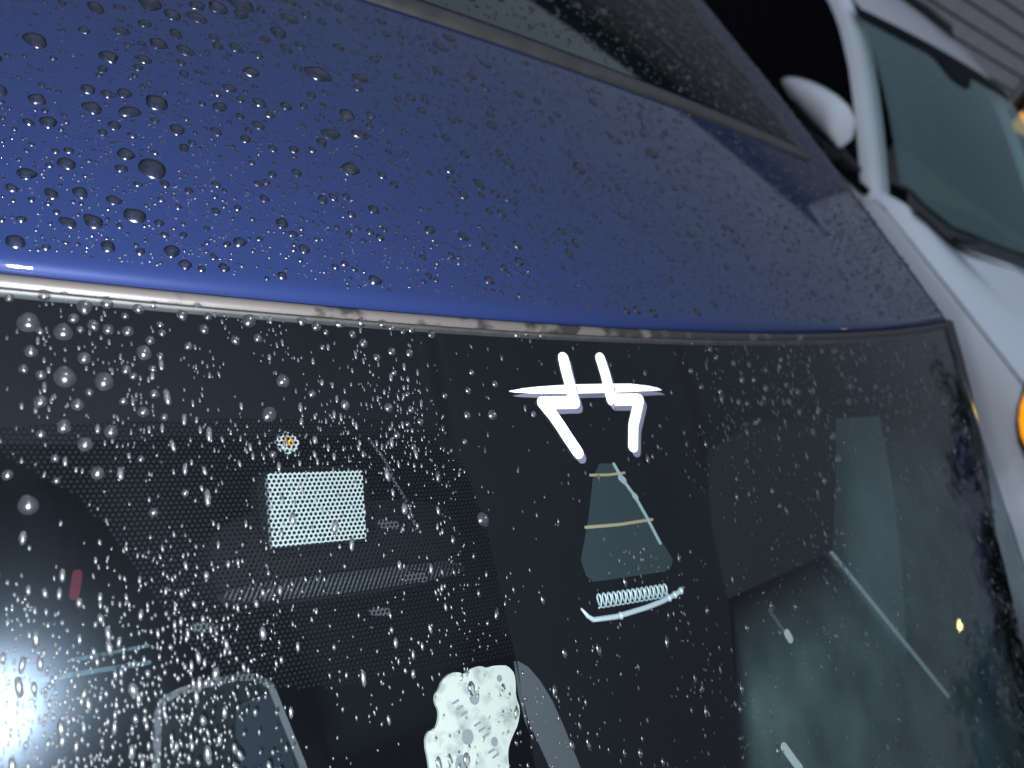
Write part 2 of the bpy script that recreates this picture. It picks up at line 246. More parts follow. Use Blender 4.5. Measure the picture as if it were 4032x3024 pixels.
GLASS_DROPS = [(-0.2448, 0.0133, 0.00339), (-0.2347, 0.0154, 0.00289), (-0.2348, 0.0296, 0.00345), (-0.2231, 0.0305, 0.00303), (-0.228, 0.0065, 0.00249), (-0.2208, 0.0043, 0.00219), (-0.24, 0.0037, 0.00219), (-0.2106, 0.0054, 0.00195), (-0.2098, 0.0203, 0.00259), (-0.2288, 0.0233, 0.00207), (-0.2255, 0.0124, 0.00192), (-0.2208, 0.0133, 0.00192), (-0.2145, 0.0134, 0.00192), (-0.2315, 0.0106, 0.00174), (-0.171, 0.0063, 0.00257), (-0.1772, 0.0139, 0.00177), (-0.15, 0.0047, 0.0021), (-0.1675, 0.04, 0.00285), (-0.1902, 0.0024, 0.00178), (-0.1959, 0.0064, 0.00196), (-0.2075, 0.016, 0.00161), (-0.2444, 0.0223, 0.00195), (-0.2359, 0.045, 0.00214), (-0.2421, 0.0376, 0.00198), (-0.2315, 0.0382, 0.00198), (-0.2113, 0.04, 0.00187), (-0.2074, 0.0339, 0.00158), (-0.2219, 0.0463, 0.00214), (-0.2298, 0.0503, 0.00237), (-0.2266, 0.0591, 0.00212), (-0.2465, 0.068, 0.00291), (-0.216, 0.0264, 0.00165), (-0.2137, 0.0284, 0.00134), (-0.2174, 0.0367, 0.00133), (-0.144, 0.0066, 0.00197), (-0.1883, 0.0107, 0.00176), (-0.2418, 0.0294, 0.00157), (-0.2467, 0.0279, 0.00145), (-0.2073, 0.0256, 0.00135), (-0.1493, 0.0322, 0.00159), (-0.1361, 0.0359, 0.00193), (-0.2103, 0.0714, 0.00153), (-0.2131, 0.0549, 0.00119), (-0.2502, 0.0058, 0.00137), (-0.234, 0.0027, 0.00125), (-0.2054, 0.0034, 0.00139), (-0.2416, 0.0157, 0.00123), (-0.2296, 0.0141, 0.00123), (-0.2084, 0.0098, 0.00112), (-0.2037, 0.0103, 0.00125), (-0.2033, 0.0131, 0.00137), (-0.1945, 0.0171, 0.00149), (-0.2045, 0.0212, 0.00123), (-0.2179, 0.0174, 0.00111), (-0.2393, 0.02, 0.0011), (-0.223, 0.0248, 0.00085), (-0.2043, 0.0294, 0.00098), (-0.1907, 0.0239, 0.00111), (-0.1885, 0.0261, 0.00111), (-0.2278, 0.0342, 0.00132), (-0.204, 0.033, 0.00097), (-0.1944, 0.0363, 0.0011), (-0.1954, 0.0449, 0.00109), (-0.2046, 0.0415, 0.00133), (-0.218, 0.0418, 0.00108), (-0.2424, 0.0474, 0.00142), (-0.2103, 0.0483, 0.00107), (-0.1997, 0.0658, 0.0013), (-0.2032, 0.0576, 0.00107), (-0.2387, 0.0546, 0.0013), (-0.2385, 0.0612, 0.00117), (-0.2518, 0.0594, 0.00153), (-0.2499, 0.0429, 0.00083), (-0.2464, 0.042, 0.00107), (-0.1685, 0.0127, 0.00166), (-0.1426, 0.0146, 0.00117), (-0.1331, 0.0045, 0.00187), (-0.1403, 0.0086, 0.00132), (-0.1582, 0.0223, 0.00115), (-0.1605, 0.0279, 0.00253), (-0.1676, 0.0539, 0.00147), (-0.2267, 0.037, 0.00108), (-0.1974, 0.0039, 0.00089), (-0.2012, 0.0071, 0.00101), (-0.1866, 0.0062, 0.0014), (-0.2152, 0.0084, 0.00125), (-0.2384, 0.0073, 0.00112), (-0.1361, 0.0363, 0.00186), (-0.1168, 0.037, 0.00204), (-0.0784, 0.0399, 0.00181), (-0.0647, 0.04, 0.00241), (-0.1241, 0.0119, 0.002), (-0.1112, 0.0146, 0.00176), (-0.1028, 0.0149, 0.00178), (-0.1188, 0.0173, 0.00174), (-0.1116, 0.0231, 0.00134), (-0.1063, 0.0376, 0.0016), (-0.1028, 0.0425, 0.0016), (-0.1149, 0.0476, 0.00157), (-0.1137, 0.0035, 0.00205), (-0.1234, 0.0032, 0.00216), (-0.1079, 0.0522, 0.00145), (-0.0796, 0.0814, 0.00299), (-0.1342, 0.0049, 0.00173), (-0.1, 0.0047, 0.00195), (-0.0901, 0.0063, 0.00197), (-0.1285, 0.0085, 0.0016), (-0.1371, 0.0403, 0.00102), (-0.1337, 0.0415, 0.0009), (-0.1342, 0.049, 0.00102), (-0.1175, 0.045, 0.00118), (-0.109, 0.0434, 0.00119), (-0.1166, 0.0202, 0.00107), (-0.1099, 0.005, 0.00151), (-0.107, 0.0114, 0.00109), (-0.1044, 0.006, 0.00124), (-0.0757, 0.0298, 0.00155), (-0.0721, 0.022, 0.00142), (-0.0601, 0.0268, 0.00159), (-0.0822, 0.0507, 0.00123), (-0.0256, 0.0039, 0.00218), (-0.0415, 0.0042, 0.00197), (-0.0351, 0.0035, 0.00153), (-0.0885, 0.032, 0.00138), (-0.0408, 0.0399, 0.00148), (-0.1273, 0.0339, 0.00117), (-0.1068, 0.0316, 0.00121), (-0.0991, 0.0196, 0.0011), (-0.0936, 0.0277, 0.0011), (0.1271, 0.0161, 0.002), (0.1431, 0.0172, 0.00205), (0.1607, 0.0205, 0.0019), (0.1825, 0.0147, 0.00197), (0.1313, 0.0258, 0.002), (0.1441, 0.0261, 0.00184), (0.1548, 0.0313, 0.0025), (0.178, 0.0188, 0.00174), (0.1799, 0.0302, 0.00195), (0.1924, 0.0347, 0.00243), (0.2127, 0.0351, 0.00251), (0.1498, 0.037, 0.00206), (0.1783, 0.0402, 0.00216), (0.1873, 0.0468, 0.00218), (0.2127, 0.0462, 0.00227), (0.2113, 0.0482, 0.0025), (0.2158, 0.0192, 0.00207), (0.2412, 0.0104, 0.00216), (0.2697, 0.0157, 0.00275), (0.2621, 0.0108, 0.00223), (0.2616, 0.0268, 0.00222), (0.2695, 0.0352, 0.00249), (0.2845, 0.0383, 0.00254), (0.3131, 0.0377, 0.00239), (0.2908, 0.0456, 0.00231), (0.2596, 0.0447, 0.00294), (0.2812, 0.0312, 0.00228), (0.3005, 0.0179, 0.00236), (0.3365, 0.0459, 0.00246), (0.1068, 0.008, 0.00175), (0.1105, 0.0127, 0.00175), (0.0829, 0.02, 0.00167), (0.0893, 0.0287, 0.00168), (0.1058, 0.0318, 0.00172), (0.1217, 0.0379, 0.00196), (0.13, 0.0391, 0.00179), (0.1454, 0.0398, 0.00184), (0.1377, 0.0489, 0.00181), (0.1334, 0.0501, 0.00179), (0.4135, 0.0408, 0.00273), (0.4526, 0.0619, 0.00413), (0.3101, 0.068, 0.00315), (0.2224, 0.0641, 0.00299), (0.2203, 0.0778, 0.0032), (0.1945, 0.0882, 0.00241), (0.1913, 0.0844, 0.00196), (0.132, 0.0872, 0.00178), (0.1356, 0.0956, 0.00159), (0.1971, 0.0596, 0.00265)]
STROKE_A = [(-0.0153, 0.0146), (-0.0152, 0.0201), (-0.014, 0.0351), (-0.0345, 0.0352), (-0.03, 0.0402), (-0.0263, 0.0455), (-0.0226, 0.0515), (-0.0186, 0.0575)]
STROKE_B = [(0.0106, 0.0142), (0.0116, 0.022), (0.012, 0.0342), (0.0328, 0.0344), (0.0285, 0.0404), (0.024, 0.0465), (0.0201, 0.0565)]
STROKE_BAR = [(-0.0533, 0.03), (-0.0438, 0.0287), (-0.0323, 0.0278), (-0.0173, 0.0271), (-0.0049, 0.0268), (0.0148, 0.0266), (0.0286, 0.0266), (0.0426, 0.0278), (0.0497, 0.0289), (0.0529, 0.03), (0.0417, 0.0302), (0.0272, 0.0305), (0.0134, 0.0307), (-0.0062, 0.0309), (-0.0185, 0.0311), (-0.0303, 0.031), (-0.0416, 0.0308), (-0.0497, 0.0305)]
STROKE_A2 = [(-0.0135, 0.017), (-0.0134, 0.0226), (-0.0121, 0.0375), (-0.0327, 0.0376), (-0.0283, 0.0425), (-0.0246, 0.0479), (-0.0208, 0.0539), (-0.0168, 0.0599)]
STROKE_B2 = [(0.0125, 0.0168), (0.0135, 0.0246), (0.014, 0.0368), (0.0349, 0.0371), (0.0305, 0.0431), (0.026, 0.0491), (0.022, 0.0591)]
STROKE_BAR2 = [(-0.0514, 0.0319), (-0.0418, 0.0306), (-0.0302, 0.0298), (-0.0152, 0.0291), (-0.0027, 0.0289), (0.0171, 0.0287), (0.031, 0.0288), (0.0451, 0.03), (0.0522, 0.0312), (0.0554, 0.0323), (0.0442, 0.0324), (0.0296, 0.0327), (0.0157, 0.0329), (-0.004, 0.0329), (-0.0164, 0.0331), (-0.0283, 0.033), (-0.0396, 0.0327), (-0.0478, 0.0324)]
# 165 178
# ================================================================ setting
g = mesh('ground', [(-150, -150, 0), (150, -150, 0), (150, 150, 0), (-150, 150, 0)], [(0, 1, 2, 3)], M['asphalt']); tag(g, 'dark wet asphalt driveway under both cars', 'ground', kind='structure')
WYAW = rad(-8.616)
LAT = Vector((math.cos(WYAW), math.sin(WYAW), 0)); REAR = Vector((-math.sin(WYAW), math.cos(WYAW), 0))

# house with grey lap siding behind the white car
K = Vector((CAM.x + 12*math.sin(rad(63.7)), CAM.y + 12*math.cos(rad(63.7)), 0))
house = empty('house', K - LAT*5, WYAW, 'grey house with wide horizontal lap siding behind the white car', 'house')
EXPO, HH = .17, 4.85
V, F = [], []; box(V, F, (-6.0, 3.5, HH/2), (22 - .08, 6.9, HH)); mesh('wall', V, F, M['black'], house, False, True)
V, F = [], []; box(V, F, (0, 0, 0), (22, .03, EXPO - .022), Matrix.Rotation(rad(-6), 3, 'X')); bm_ = None
for i in range(int(HH/EXPO)):
    if bm_ is None: o = mesh('siding_board', V, F, M['siding'], house, False, True); bm_ = o.data
    else: o = bpy.data.objects.new('siding_board', bm_); COL.objects.link(o); o.parent = house
    o.location = (-6.0, .012, EXPO*(i + .5))
boxes('corner_trim', [((5.03, .02, HH/2), (.07, .14, HH))], M['trimgrey'], house, True)
mesh('roof', [(-17.4, -.5, HH - .05), (5.4, -.5, HH - .05), (5.4, 3.5, HH + .6), (-17.4, 3.5, HH + .6), (5.4, 7.5, HH - .05), (-17.4, 7.5, HH - .05)], [(0, 1, 2, 3), (3, 2, 4, 5)], M['shingle'], house, False, True)

# neighbour with a lit window
nb = empty('neighbour_building', (CAM.x + 19*math.sin(rad(66.5)), CAM.y + 19*math.cos(rad(66.5)), 0), WYAW, 'dark building with a warm lit window past the corner of the siding', 'building')
boxes('wall', [((3, 1.6, 2.2), (9, 3, 4.4))], M['shingle'], nb, True)
w = boxes('window', [((-.35, .05, 1.40), (1.5, .06, .90))], M['warm'], nb, True)
V, F = [], []
for c, d in [((-.35, .0, 1.34), (1.6, .08, .08)), ((-.35, .0, 1.89), (1.6, .08, .1)), ((-.35, .0, .91), (1.6, .08, .1)), ((-1.13, .003, 1.40), (.1, .08, 1.08)), ((.43, .003, 1.40), (.1, .08, 1.08))]: box(V, F, c, d)
mesh('frame', V, F, M['black'], w, False, True)

# trees and street lamp across the road: the dark fringe mirrored in the windscreen
def tree(az, dist, h, wdt, seed, label):
    r = random.Random(seed); c = Vector((dist*math.sin(rad(az)), dist*math.cos(rad(az)), 0))
    t = empty('tree', c, 0, label, 'tree', 'trees across the road')
    tube('trunk', [(0, 0, 0), (.05, .02, h*.3), (-.05, .05, h*.6), (0, 0, h*.85)], [.17, .14, .09, .04], M['bark'], t, True)
    V, F = [], []
    for k in range(22):
        th = r.random()*6.283; q = r.random()**.6; zc = h*(.30 + .62*r.random()); wr = wdt*(1 - .55*abs((zc/h - .5)*1.6))
        cc = Vector((wr*q*math.cos(th), wr*q*math.sin(th), zc)); cr = wdt*(.22 + .2*r.random())
        for j in range(55):
            d = Vector((r.gauss(0, 1), r.gauss(0, 1), r.gauss(0, .8))).normalized()*cr*(.5 + .5*r.random())
            p = cc + d; s = .10 + .14*r.random()
            a = Vector((r.gauss(0, 1), r.gauss(0, 1), r.gauss(0, 1))).normalized(); b_ = a.orthogonal().normalized()
            i = len(V); V += [p - a*s, p + b_*s*.55, p + a*s, p - b_*s*.55]; F.append((i, i+1, i+2, i+3))
    mesh('crown', V, F, M['leaf'], t, False, True)
for a in [(80, 30, 5.6, 2.4, 1, 'low round tree nearest the house corner across the road'), (86.5, 27, 6.4, 2.4, 2, 'second tree from the house, taller than its left neighbour'), (92, 33, 7.2, 3.0, 3, 'wide tree third from the house across the road'),
          (97.5, 28, 4.4, 2.4, 4, 'small tree fourth from the house across the road'), (102, 34, 4.7, 2.6, 5, 'low tree just left of the street lamp'), (107.5, 30, 6.2, 2.6, 6, 'tree just right of the street lamp'), (113, 28, 5.4, 2.5, 7, 'second tree right of the street lamp'),
          (119, 31, 5.8, 2.8, 8, 'third tree right of the street lamp'), (126, 30, 6.2, 2.8, 9, 'last tree in the row across the road')]: tree(*a)
la = rad(104.2); LP = Vector((.34 + 24*math.sin(la), -.18 + 24*math.cos(la), 0))
lamp = empty('street_lamp', LP, -la, 'lit yellow street lamp on a grey pole across the road', 'street lamp')
tube('pole', [(0, 0, 0), (0, 0, 2.5), (0, 0, 4.9)], [.08, .06, .05], M['pole'], lamp, True)
tube('arm', [(0, 0, 4.85), (0, -.3, 5.0), (0, -.7, 5.02)], .03, M['pole'], lamp, True)
hd = boxes('lamp_head', [((0, -.85, 5.02), (.22, .5, .10))], M['pole'], lamp, True, .03)
V, F = [], []
for k in range(5):
    for j in range(16):
        a_ = k/4*math.pi/2; V.append((.13*math.cos(a_)*math.cos(j*math.pi/8), -.85 + .2*math.cos(a_)*math.sin(j*math.pi/8), 4.965 - .12*math.sin(a_)))
for k in range(4):
    for j in range(16): F.append((k*16 + j, k*16 + (j+1) % 16, (k+1)*16 + (j+1) % 16, (k+1)*16 + j))
mesh('lens', V, F, M['lamp'], hd, True, True)

# ================================================================ blue car
car = empty('blue_car', (0, .4, 0), 0, 'dark blue car covered in raindrops, roof and windscreen seen close up', 'car')
def xe(y): return .562 + .04*min(max(y, 0), .5) + (.02*min(y - .5, 1) if y > .5 else 0)
# roof skin with a rolled lip along the header
D = [.0052, .0056, .0062, .0070, .0080, .0092, .0108, .013, .018, .03, .05, .075, .1, .14, .18, .23, .29, .36, .45, .55, .68, .85, 1.05, 1.3, 1.6, 1.9]
DZ = {.0052: -.0075, .0056: -.0050, .0062: -.0034, .0070: -.0022, .0080: -.0013, .0092: -.0006, .0108: -.0002}
US = [math.sin(math.pi/2*t)*.25 + .75*t for t in lin(-1, 1, 97)]
def roof_fn(u, d):
    x = u*.562; y = yh(x) + d; x = u*xe(y); y = yh(u*.562) + d
    return Vector((x, y, rz(x, y) + DZ.get(d, 0)))
grid('roof_panel', roof_fn, US, D, M['paint'], car)
# header moulding between roof lip and glass
prof = [(-.0016, -.0080), (-.0014, -.0034), (-.0006, -.0016), (.0012, -.0009), (.0030, -.0012), (.0042, -.0026), (.0050, -.0080)]
XS = lin(-.565, .565, 141)
def trim_fn(x, k):
    a, dz = prof[int(k)]; y = yh(x) + a; return Vector((x, y, rz(x, yh(x)) + RY*a + dz - .001))
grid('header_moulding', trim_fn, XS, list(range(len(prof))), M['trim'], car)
prof2 = [(-.0030, -.0068), (-.0028, -.0038), (-.0019, -.0036), (-.0015, -.0060)]
def seal_fn(x, k):
    a, dz = prof2[int(k)]; y = yh(x) + a; return Vector((x, y, rz(x, yh(x)) + RAKE*a*.6 + dz + .0006))
grid('header_seal', seal_fn, XS, [0, 1, 2, 3], M['seal'], car)
# sides: cant rail, door glass, door, fender
for sg in (1, -1):
    YS = lin(.062, 1.9, 40)
    rp = [(0, .0004), (.006, -.0012), (.012, -.005), (.017, -.012), (.020, -.022), (.024, -.040), (.030, -.060)]
    grid('cant_rail', lambda y, k: Vector((sg*(xe(y) - .003 + rp[int(k)][0]), y, rz(xe(y) - .003, y) + rp[int(k)][1])), YS, list(range(7)), M['paint'], car, flip=sg > 0)
    def pillar(s): return .562 + PW*s - .10*s*s
    SS = lin(-.002, .80, 30)
    ap = [(-.012, .004), (-.004, .0052), (.006, .0045), (.014, -.001), (.018, -.010)]
    def ap_fn(s, k, sg=sg):
        a, dz = ap[int(k)]; x = pillar(s); p, n = glass_p(x, s); return Vector((sg*(x + a), p.y, p.z + dz))
    grid('pillar_moulding', ap_fn, SS, list(range(5)), M['rubber'], car, flip=sg < 0)
    bp = [(.018, -.010), (.026, -.018), (.034, -.035), (.036, -.06)]
    def bp_fn(s, k, sg=sg):
        a, dz = bp[int(k)]; x = pillar(s); p, n = glass_p(x, s); return Vector((sg*(x + a), p.y + (.02 if k > 1 else 0), p.z + dz))
    grid('windscreen_pillar', bp_fn, SS, list(range(4)), M['paint'], car, flip=sg < 0)
    def win(y, t, sg=sg):
        if y < .06: s = min(max((.06 - y)*1.0, 0), .8); x0 = pillar(s) + .034; z0 = glass_p(pillar(s), s)[0].z - .06
        else: x0 = xe(y) + .027; z0 = rz(xe(y), y) - .058
        z1 = HZ - .44; x1 = .80; t_ = t; return Vector((sg*(x0 + (x1 - x0)*t_ + .02*math.sin(t_*3.14)), y, max(z0 + (z1 - z0)*t_, z1 - .001 if z0 < z1 else z0 + (z1 - z0)*t_)))
    grid('door_window', win, lin(-.55, 1.55, 30), lin(0, 1, 6), M['sideglass'], car, flip=sg > 0)
    dp = [(.80, HZ - .44), (.825, HZ - .46), (.86, HZ - .58), (.875, HZ - .75), (.86, HZ - .98), (.83, .28), (.75, .22)]
    grid('door', lambda y, k, sg=sg: Vector((sg*(dp[int(k)][0] - (.0 if y < 1.4 else .05*(y - 1.4)**2)), y, dp[int(k)][1])), lin(-.75, 2.4, 24), list(range(7)), M['paint'], car, flip=sg > 0)
    fp = [(.66, HZ - .47), (.74, HZ - .50), (.80, HZ - .56), (.85, HZ - .70), (.85, HZ - .95), (.82, .30)]
    grid('front_fender', lambda y, k, sg=sg: Vector((sg*(fp[int(k)][0] - .10*max(0, -y - 1.2)**2), y, fp[int(k)][1] - .10*(-y - .75)*(1 if k < 4 else 0))), lin(-1.75, -.752, 14), list(range(6)), M['paint'], car, flip=sg > 0)
    grid('rear_quarter', lambda y, k, sg=sg: Vector((sg*interp(k, [0, 1], [xe(1.9) + .03 - .3*(y - 1.9), .80]), y, interp(k, [0, 1], [rz(.6, 1.9) - .06 - .9*max(0, y - 1.9)**1.5, HZ - .44]))), lin(1.55, 2.35, 10), [0, 1], M['paint'], car, flip=sg > 0)
    for wy in (-1.25, 1.62):
        V, F = tube('', [(sg*.66, wy, .33), (sg*.665, wy, .33), (sg*.84, wy, .33), (sg*.855, wy, .33)], [.30, .33, .33, .30], None, n=28, ret=True)
        wh = mesh('wheel', V, F, M['tyre'], car)
        V, F = tube('', [(sg*.85, wy, .33), (sg*.858, wy, .33)], [.21, .20], None, n=24, ret=True)
        r_ = mesh('rim', V, F, M['alloy'], wh)
grid('bonnet', lambda x, y: Vector((x, y, HZ - .45 - .10*(-y - .78) - .10*x*x - .10*max(0, -y - 1.5)**2*3)), lin(-.66, .66, 15), lin(-1.9, -.70, 14), M['paint'], car)
grid('front_bumper', lambda x, k: Vector((x, -1.9 + .12*x*x*1.5 - .04*math.sin(k*3.14), HZ - .66 + (.28 - HZ + .66)*k)), lin(-.84, .84, 15), lin(0, 1, 6), M['paint'], car, flip=True)
grid('tailgate', lambda x, k: Vector((x, interp(k, [0, .4, 1], [1.9, 2.38, 2.44]), interp(k, [0, .4, 1], [rz(0, 1.9) - .07*x*x, HZ - .42, .3]))), lin(-.78, .78, 9), lin(0, 1, 11), M['paint'], car, flip=False)

# sunroof: trim frame and dark glass, a few millimetres proud of the roof
def sun_front(x): return .246 + .055*x*x
SX = .470
def sun_side(y): return SX + .02*(y - .25)
def ring(inset, z, name, mat, par, hole=None):
    pass
def sr_pt(u, v, inset, h):
    x = u*(SX - inset); y0 = sun_front(x) + inset; y1 = 1.02 - inset; y = y0 + (y1 - y0)*v
    x = u*(sun_side(y) - inset)
    return roof_p(x, y, h)[0]
sroof = grid('sunroof', lambda u, v: sr_pt(u, v, .016, .0040), lin(-1, 1, 41), [0, .05, .12, .2, .3, .45, .6, .8, 1], M['sunglass'], car)
fr = [(0, -.002), (.0006, .0022), (.003, .0034), (.012, .0036), (.0158, .0036), (.0172, .0020)]
def frame_side(name, fn, ts):
    grid(name, fn, ts, list(range(len(fr))), M['frame'], sroof)
frame_side('sunroof_trim', lambda t, k: roof_p(t*(sun_side(.25) - fr[int(k)][0]), sun_front(t*SX) + fr[int(k)][0], fr[int(k)][1])[0], lin(-1, 1, 41))
for sg in (1, -1):
    frame_side('sunroof_trim', lambda t, k, sg=sg: roof_p(sg*(sun_side(t) - fr[int(k)][0]), t + (fr[int(k)][0] if t < .3 else 0), fr[int(k)][1] + .0002)[0], [sun_front(SX)] + lin(.30, 1.02, 14))

# windscreen
def pillar_x(s): return .562 + PW*s - .10*s*s
SW = [0, .004, .01, .02, .03, .045, .06, .08, .10, .13, .16, .20, .25, .3, .38, .48, .6, .72, .80]
wind = grid('windscreen', lambda u, s: glass_p(u*pillar_x(s), s)[0], lin(-1, 1, 81), SW, M['glass'], car, flip=True)
# black ceramic band: lower edge as (x, s)
FX = [-.60, -.36, -.2535, -.2091, -.174, -.0986, -.0900, -.0820, -.0775, -.0760, -.0745, -.0735, .0383, .0420, .0676, .0690, .080, .1368, .2485, .4, .5564, .62]
FS = [.075, .058, .0451, .0422, .0409, .0412, .050, .062, .085, .106, .131, .24, .24, .22, .1373, .10, .062, .0489, .0544, .062, .0727, .08]
fxs = sorted(set(FX + lin(-.60, .62, 123)))
grid('frit_band', lambda x, t: glass_p(x, -.001 + (interp(x, FX, FS) + .001)*t, -.0016)[0], fxs, lin(0, 1, 13), M['frit'], wind, local=True)
# graded dots below the band on the near side
LX = [-.60, -.2537, -.2312, -.2127, -.1932, -.1571, -.0717]; LS = [.085, .053, .067, .0935, .124, .130, .132]
V, F = [], []; P_ = .00182
row = 0; s_ = .038
while s_ < .134:
    x = -.40 + (P_/2 if row % 2 else 0)
    while x < -.070:
        lo = interp(x, FX, FS); hi = interp(x, LX, LS)
        if lo - .001 < s_ < hi:
            f_ = min(1, (hi - s_)/.018); rr = P_*(.27 + .08*f_) if s_ - lo > .006 else P_*.47
            i = len(V); n = 9
            for k in range(n):
                w_ = 6.2832*k/n; V.append(glass_p(x + rr*math.cos(w_), s_ + rr*.9*math.sin(w_), -.0014)[0])
            F.append(tuple(range(i, i + n))[::-1])
        x += P_
    s_ += P_*.80; row += 1
dots = mesh('frit_dots', V, F, M['frit'], wind, False, True); tag(dots, kind='stuff')

def on_glass(pts, h): return [glass_p(x, s, h)[0] for x, s in pts]
def plate(name, pts, h, mat, parent, thick=.0003, local=True):
    c = (sum(p[0] for p in pts)/len(pts), sum(p[1] for p in pts)/len(pts)); n = len(pts)
    V = on_glass(pts, h) + on_glass(pts, h - thick); F = []
    from mathutils.geometry import tessellate_polygon
    tri = tessellate_polygon([[Vector((p[0], p[1], 0)) for p in pts]])
    for t in tri: F.append(tuple(t)); F.append(tuple(i + n for i in t)[::-1])
    for i in range(n): j = (i + 1) % n; F.append((i, j, j + n, i + n))
    o = mesh(name, V, F, mat, parent, False, parent is None or parent.type != 'EMPTY')
    import bmesh
    b = bmesh.new(); b.from_mesh(o.data); bmesh.ops.recalc_face_normals(b, faces=b.faces); b.to_mesh(o.data); b.free()
    return o
def stroke(name, pts, w, h, mat, parent, thick=.0004):
    # round-ended segments, each a hair above the one before, in one mesh
    from mathutils.geometry import tessellate_polygon
    P = [Vector((x, s*1.137)) for x, s in pts]; V, F = [], []
    for i in range(len(P) - 1):
        t = (P[i+1] - P[i]).normalized(); n = Vector((-t.y, t.x)); out = []
        for k in range(9): a = math.pi*k/8; out.append(P[i+1] + n*w/2*math.cos(a) + t*w/2*math.sin(a))
        for k in range(9): a = math.pi*k/8; out.append(P[i] - n*w/2*math.cos(a) - t*w/2*math.sin(a))
        q = [(p.x, p.y/1.137) for p in out]; m = len(q); b = len(V); hh = h + i*1.2e-5
        V += on_glass(q, hh) + on_glass(q, hh - thick)
        F.append(tuple(range(b, b + m))[::-1])
        for k in range(m): l = (k + 1) % m; F.append((b + k, b + l, b + l + m, b + k + m))
    return mesh(name, V, F, mat, parent, False, parent is None or parent.type != 'EMPTY')

# pale haze film added under the driver's-side glass to brighten it
cm, cnt, cout = nmat('added_haze_film'); tr_ = cnt.nodes.new('ShaderNodeBsdfTransparent'); df_ = cnt.nodes.new('ShaderNodeBsdfDiffuse'); df_.inputs[0].default_value = (.42, .60, .60, 1)
mx_ = cnt.nodes.new('ShaderNodeMixShader'); nz2 = cnt.nodes.new('ShaderNodeTexNoise'); nz2.inputs['Scale'].default_value = 30; nz2.inputs['Detail'].default_value = 4
tc2 = cnt.nodes.new('ShaderNodeTexCoord'); cnt.links.new(tc2.outputs['Object'], nz2.inputs['Vector'])
mr2 = cnt.nodes.new('ShaderNodeMapRange'); mr2.inputs[1].default_value = .3; mr2.inputs[2].default_value = .7; mr2.inputs[3].default_value = .055; mr2.inputs[4].default_value = .115
cnt.links.new(nz2.outputs['Fac'], mr2.inputs[0]); at_ = cnt.nodes.new('ShaderNodeAttribute'); at_.attribute_name = 'film'; mu_ = cnt.nodes.new('ShaderNodeMath'); mu_.operation = 'MULTIPLY'; cnt.links.new(mr2.outputs[0], mu_.inputs[0]); cnt.links.new(at_.outputs['Fac'], mu_.inputs[1]); cnt.links.new(mu_.outputs[0], mx_.inputs[0]); cnt.links.new(tr_.outputs[0], mx_.inputs[1]); cnt.links.new(df_.outputs[0], mx_.inputs[2]); cnt.links.new(mx_.outputs[0], cout.inputs[0])
CXs = [.0400, .0430, .0690, .0720, .1917, .1940, .2470, .2490, .4, .5564, .66]; CSs = [.24, .205, .139, .1345, .1275, .120, .060, .0556, .0632, .0739, .0850]
cx_ = sorted(set(CXs + lin(.04, .36, 50) + lin(.36, .50, 60) + lin(.50, .66, 12))); ct_ = [0, .01, .02, .04, .06, .0875, .105] + lin(.12, 1, 70)
con = grid('added_haze_film', lambda x, t: glass_p(x, interp(x, CXs, CSs) + t*(.45 - interp(x, CXs, CSs)), -.0012)[0], cx_, ct_, cm, wind, local=True)
from mathutils import noise as rag
fa = con.data.attributes.new('film', 'FLOAT', 'POINT')
for j_, t_ in enumerate(ct_):
    for i_, x_ in enumerate(cx_): fa.data[j_*len(cx_) + i_].value = min(1, t_*.4/.05)*min(1, (x_ - .04)/.03)*min(1, max(0, (.425 + .05*(rag.noise(Vector((x_*60, t_*22, 1))) + .6*rag.noise(Vector((x_*160, t_*60, 4)))) - x_)/.025))  # film fades out raggedly, shaping the edge of the mirrored trees
# driver-assist camera window in the black band, with its wires
plate('camera_window', [(-.0044, .0628), (.0051, .0633), (.0324, .1091), (.0300, .1120), (.0247, .1135), (-.0240, .1115), (-.0275, .1085), (-.0287, .102), (-.0187, .0855), (-.0109, .0695)], -.0010, M['teal'], wind)
stroke('heater_wire', [(-.0122, .0676), (0, .0682), (.0112, .0680)], .0013, -.0006, M['tan'], wind)
stroke('heater_wire', [(-.0220, .0893), (0, .0902), (.0236, .0902)], .0015, -.0006, M['tan'], wind)
stroke('bracket_edge', [(.0050, .0636), (.0084, .0704), (.0149, .0791), (.0200, .0890), (.0254, .1011)], .0016, -.0004, M['pale'], wind)
stroke('bracket_clip', [(.0075, .0700), (.0092, .0715)], .0034, -.0002, M['pale'], wind)
stroke('bracket_clip', [(.0143, .0785), (.0153, .0798)], .0028, -.0002, M['pale'], wind)
cp = []
for i in range(15*12 + 1):
    t = i/12; f_ = t/15; x = -.0245 + .0475*f_; s = .1193 + .0021*f_
    a = 6.2832*t; cp.append(glass_p(x + .0015*math.sin(a), s + .0028*math.cos(a), -.0006 + .0004*math.sin(a))[0])
tube('wire_coil', cp, .00050, M['pale'], wind, True, 6)
bp_ = [(-.0355, .1205), (-.0325, .1240), (-.0299, .1258), (-.0158, .1268), (.0049, .1262), (.0150, .1255), (.022, .1246), (.029, .1236), (.0340, .1218)]
tube('light_guide', [glass_p(x, s, .0002)[0] for x, s in bp_], [.0004, .0010, .0013, .0014, .0014, .0014, .0014, .0014, .0011], M['pale'], wind, True, 8)
for x, s in ((-.0130, .1268), (.0215, .1247), (.0260, .1240), (.0310, .1230)):
    V, F = tube('', [glass_p(x - .0011, s, .0004)[0], glass_p(x, s, .0004)[0], glass_p(x + .0011, s, .0004)[0]], [.0009, .0021, .0009], None, n=8, ret=True); mesh('light_guide_bead', V, F, M['pale'], wind, True, True)

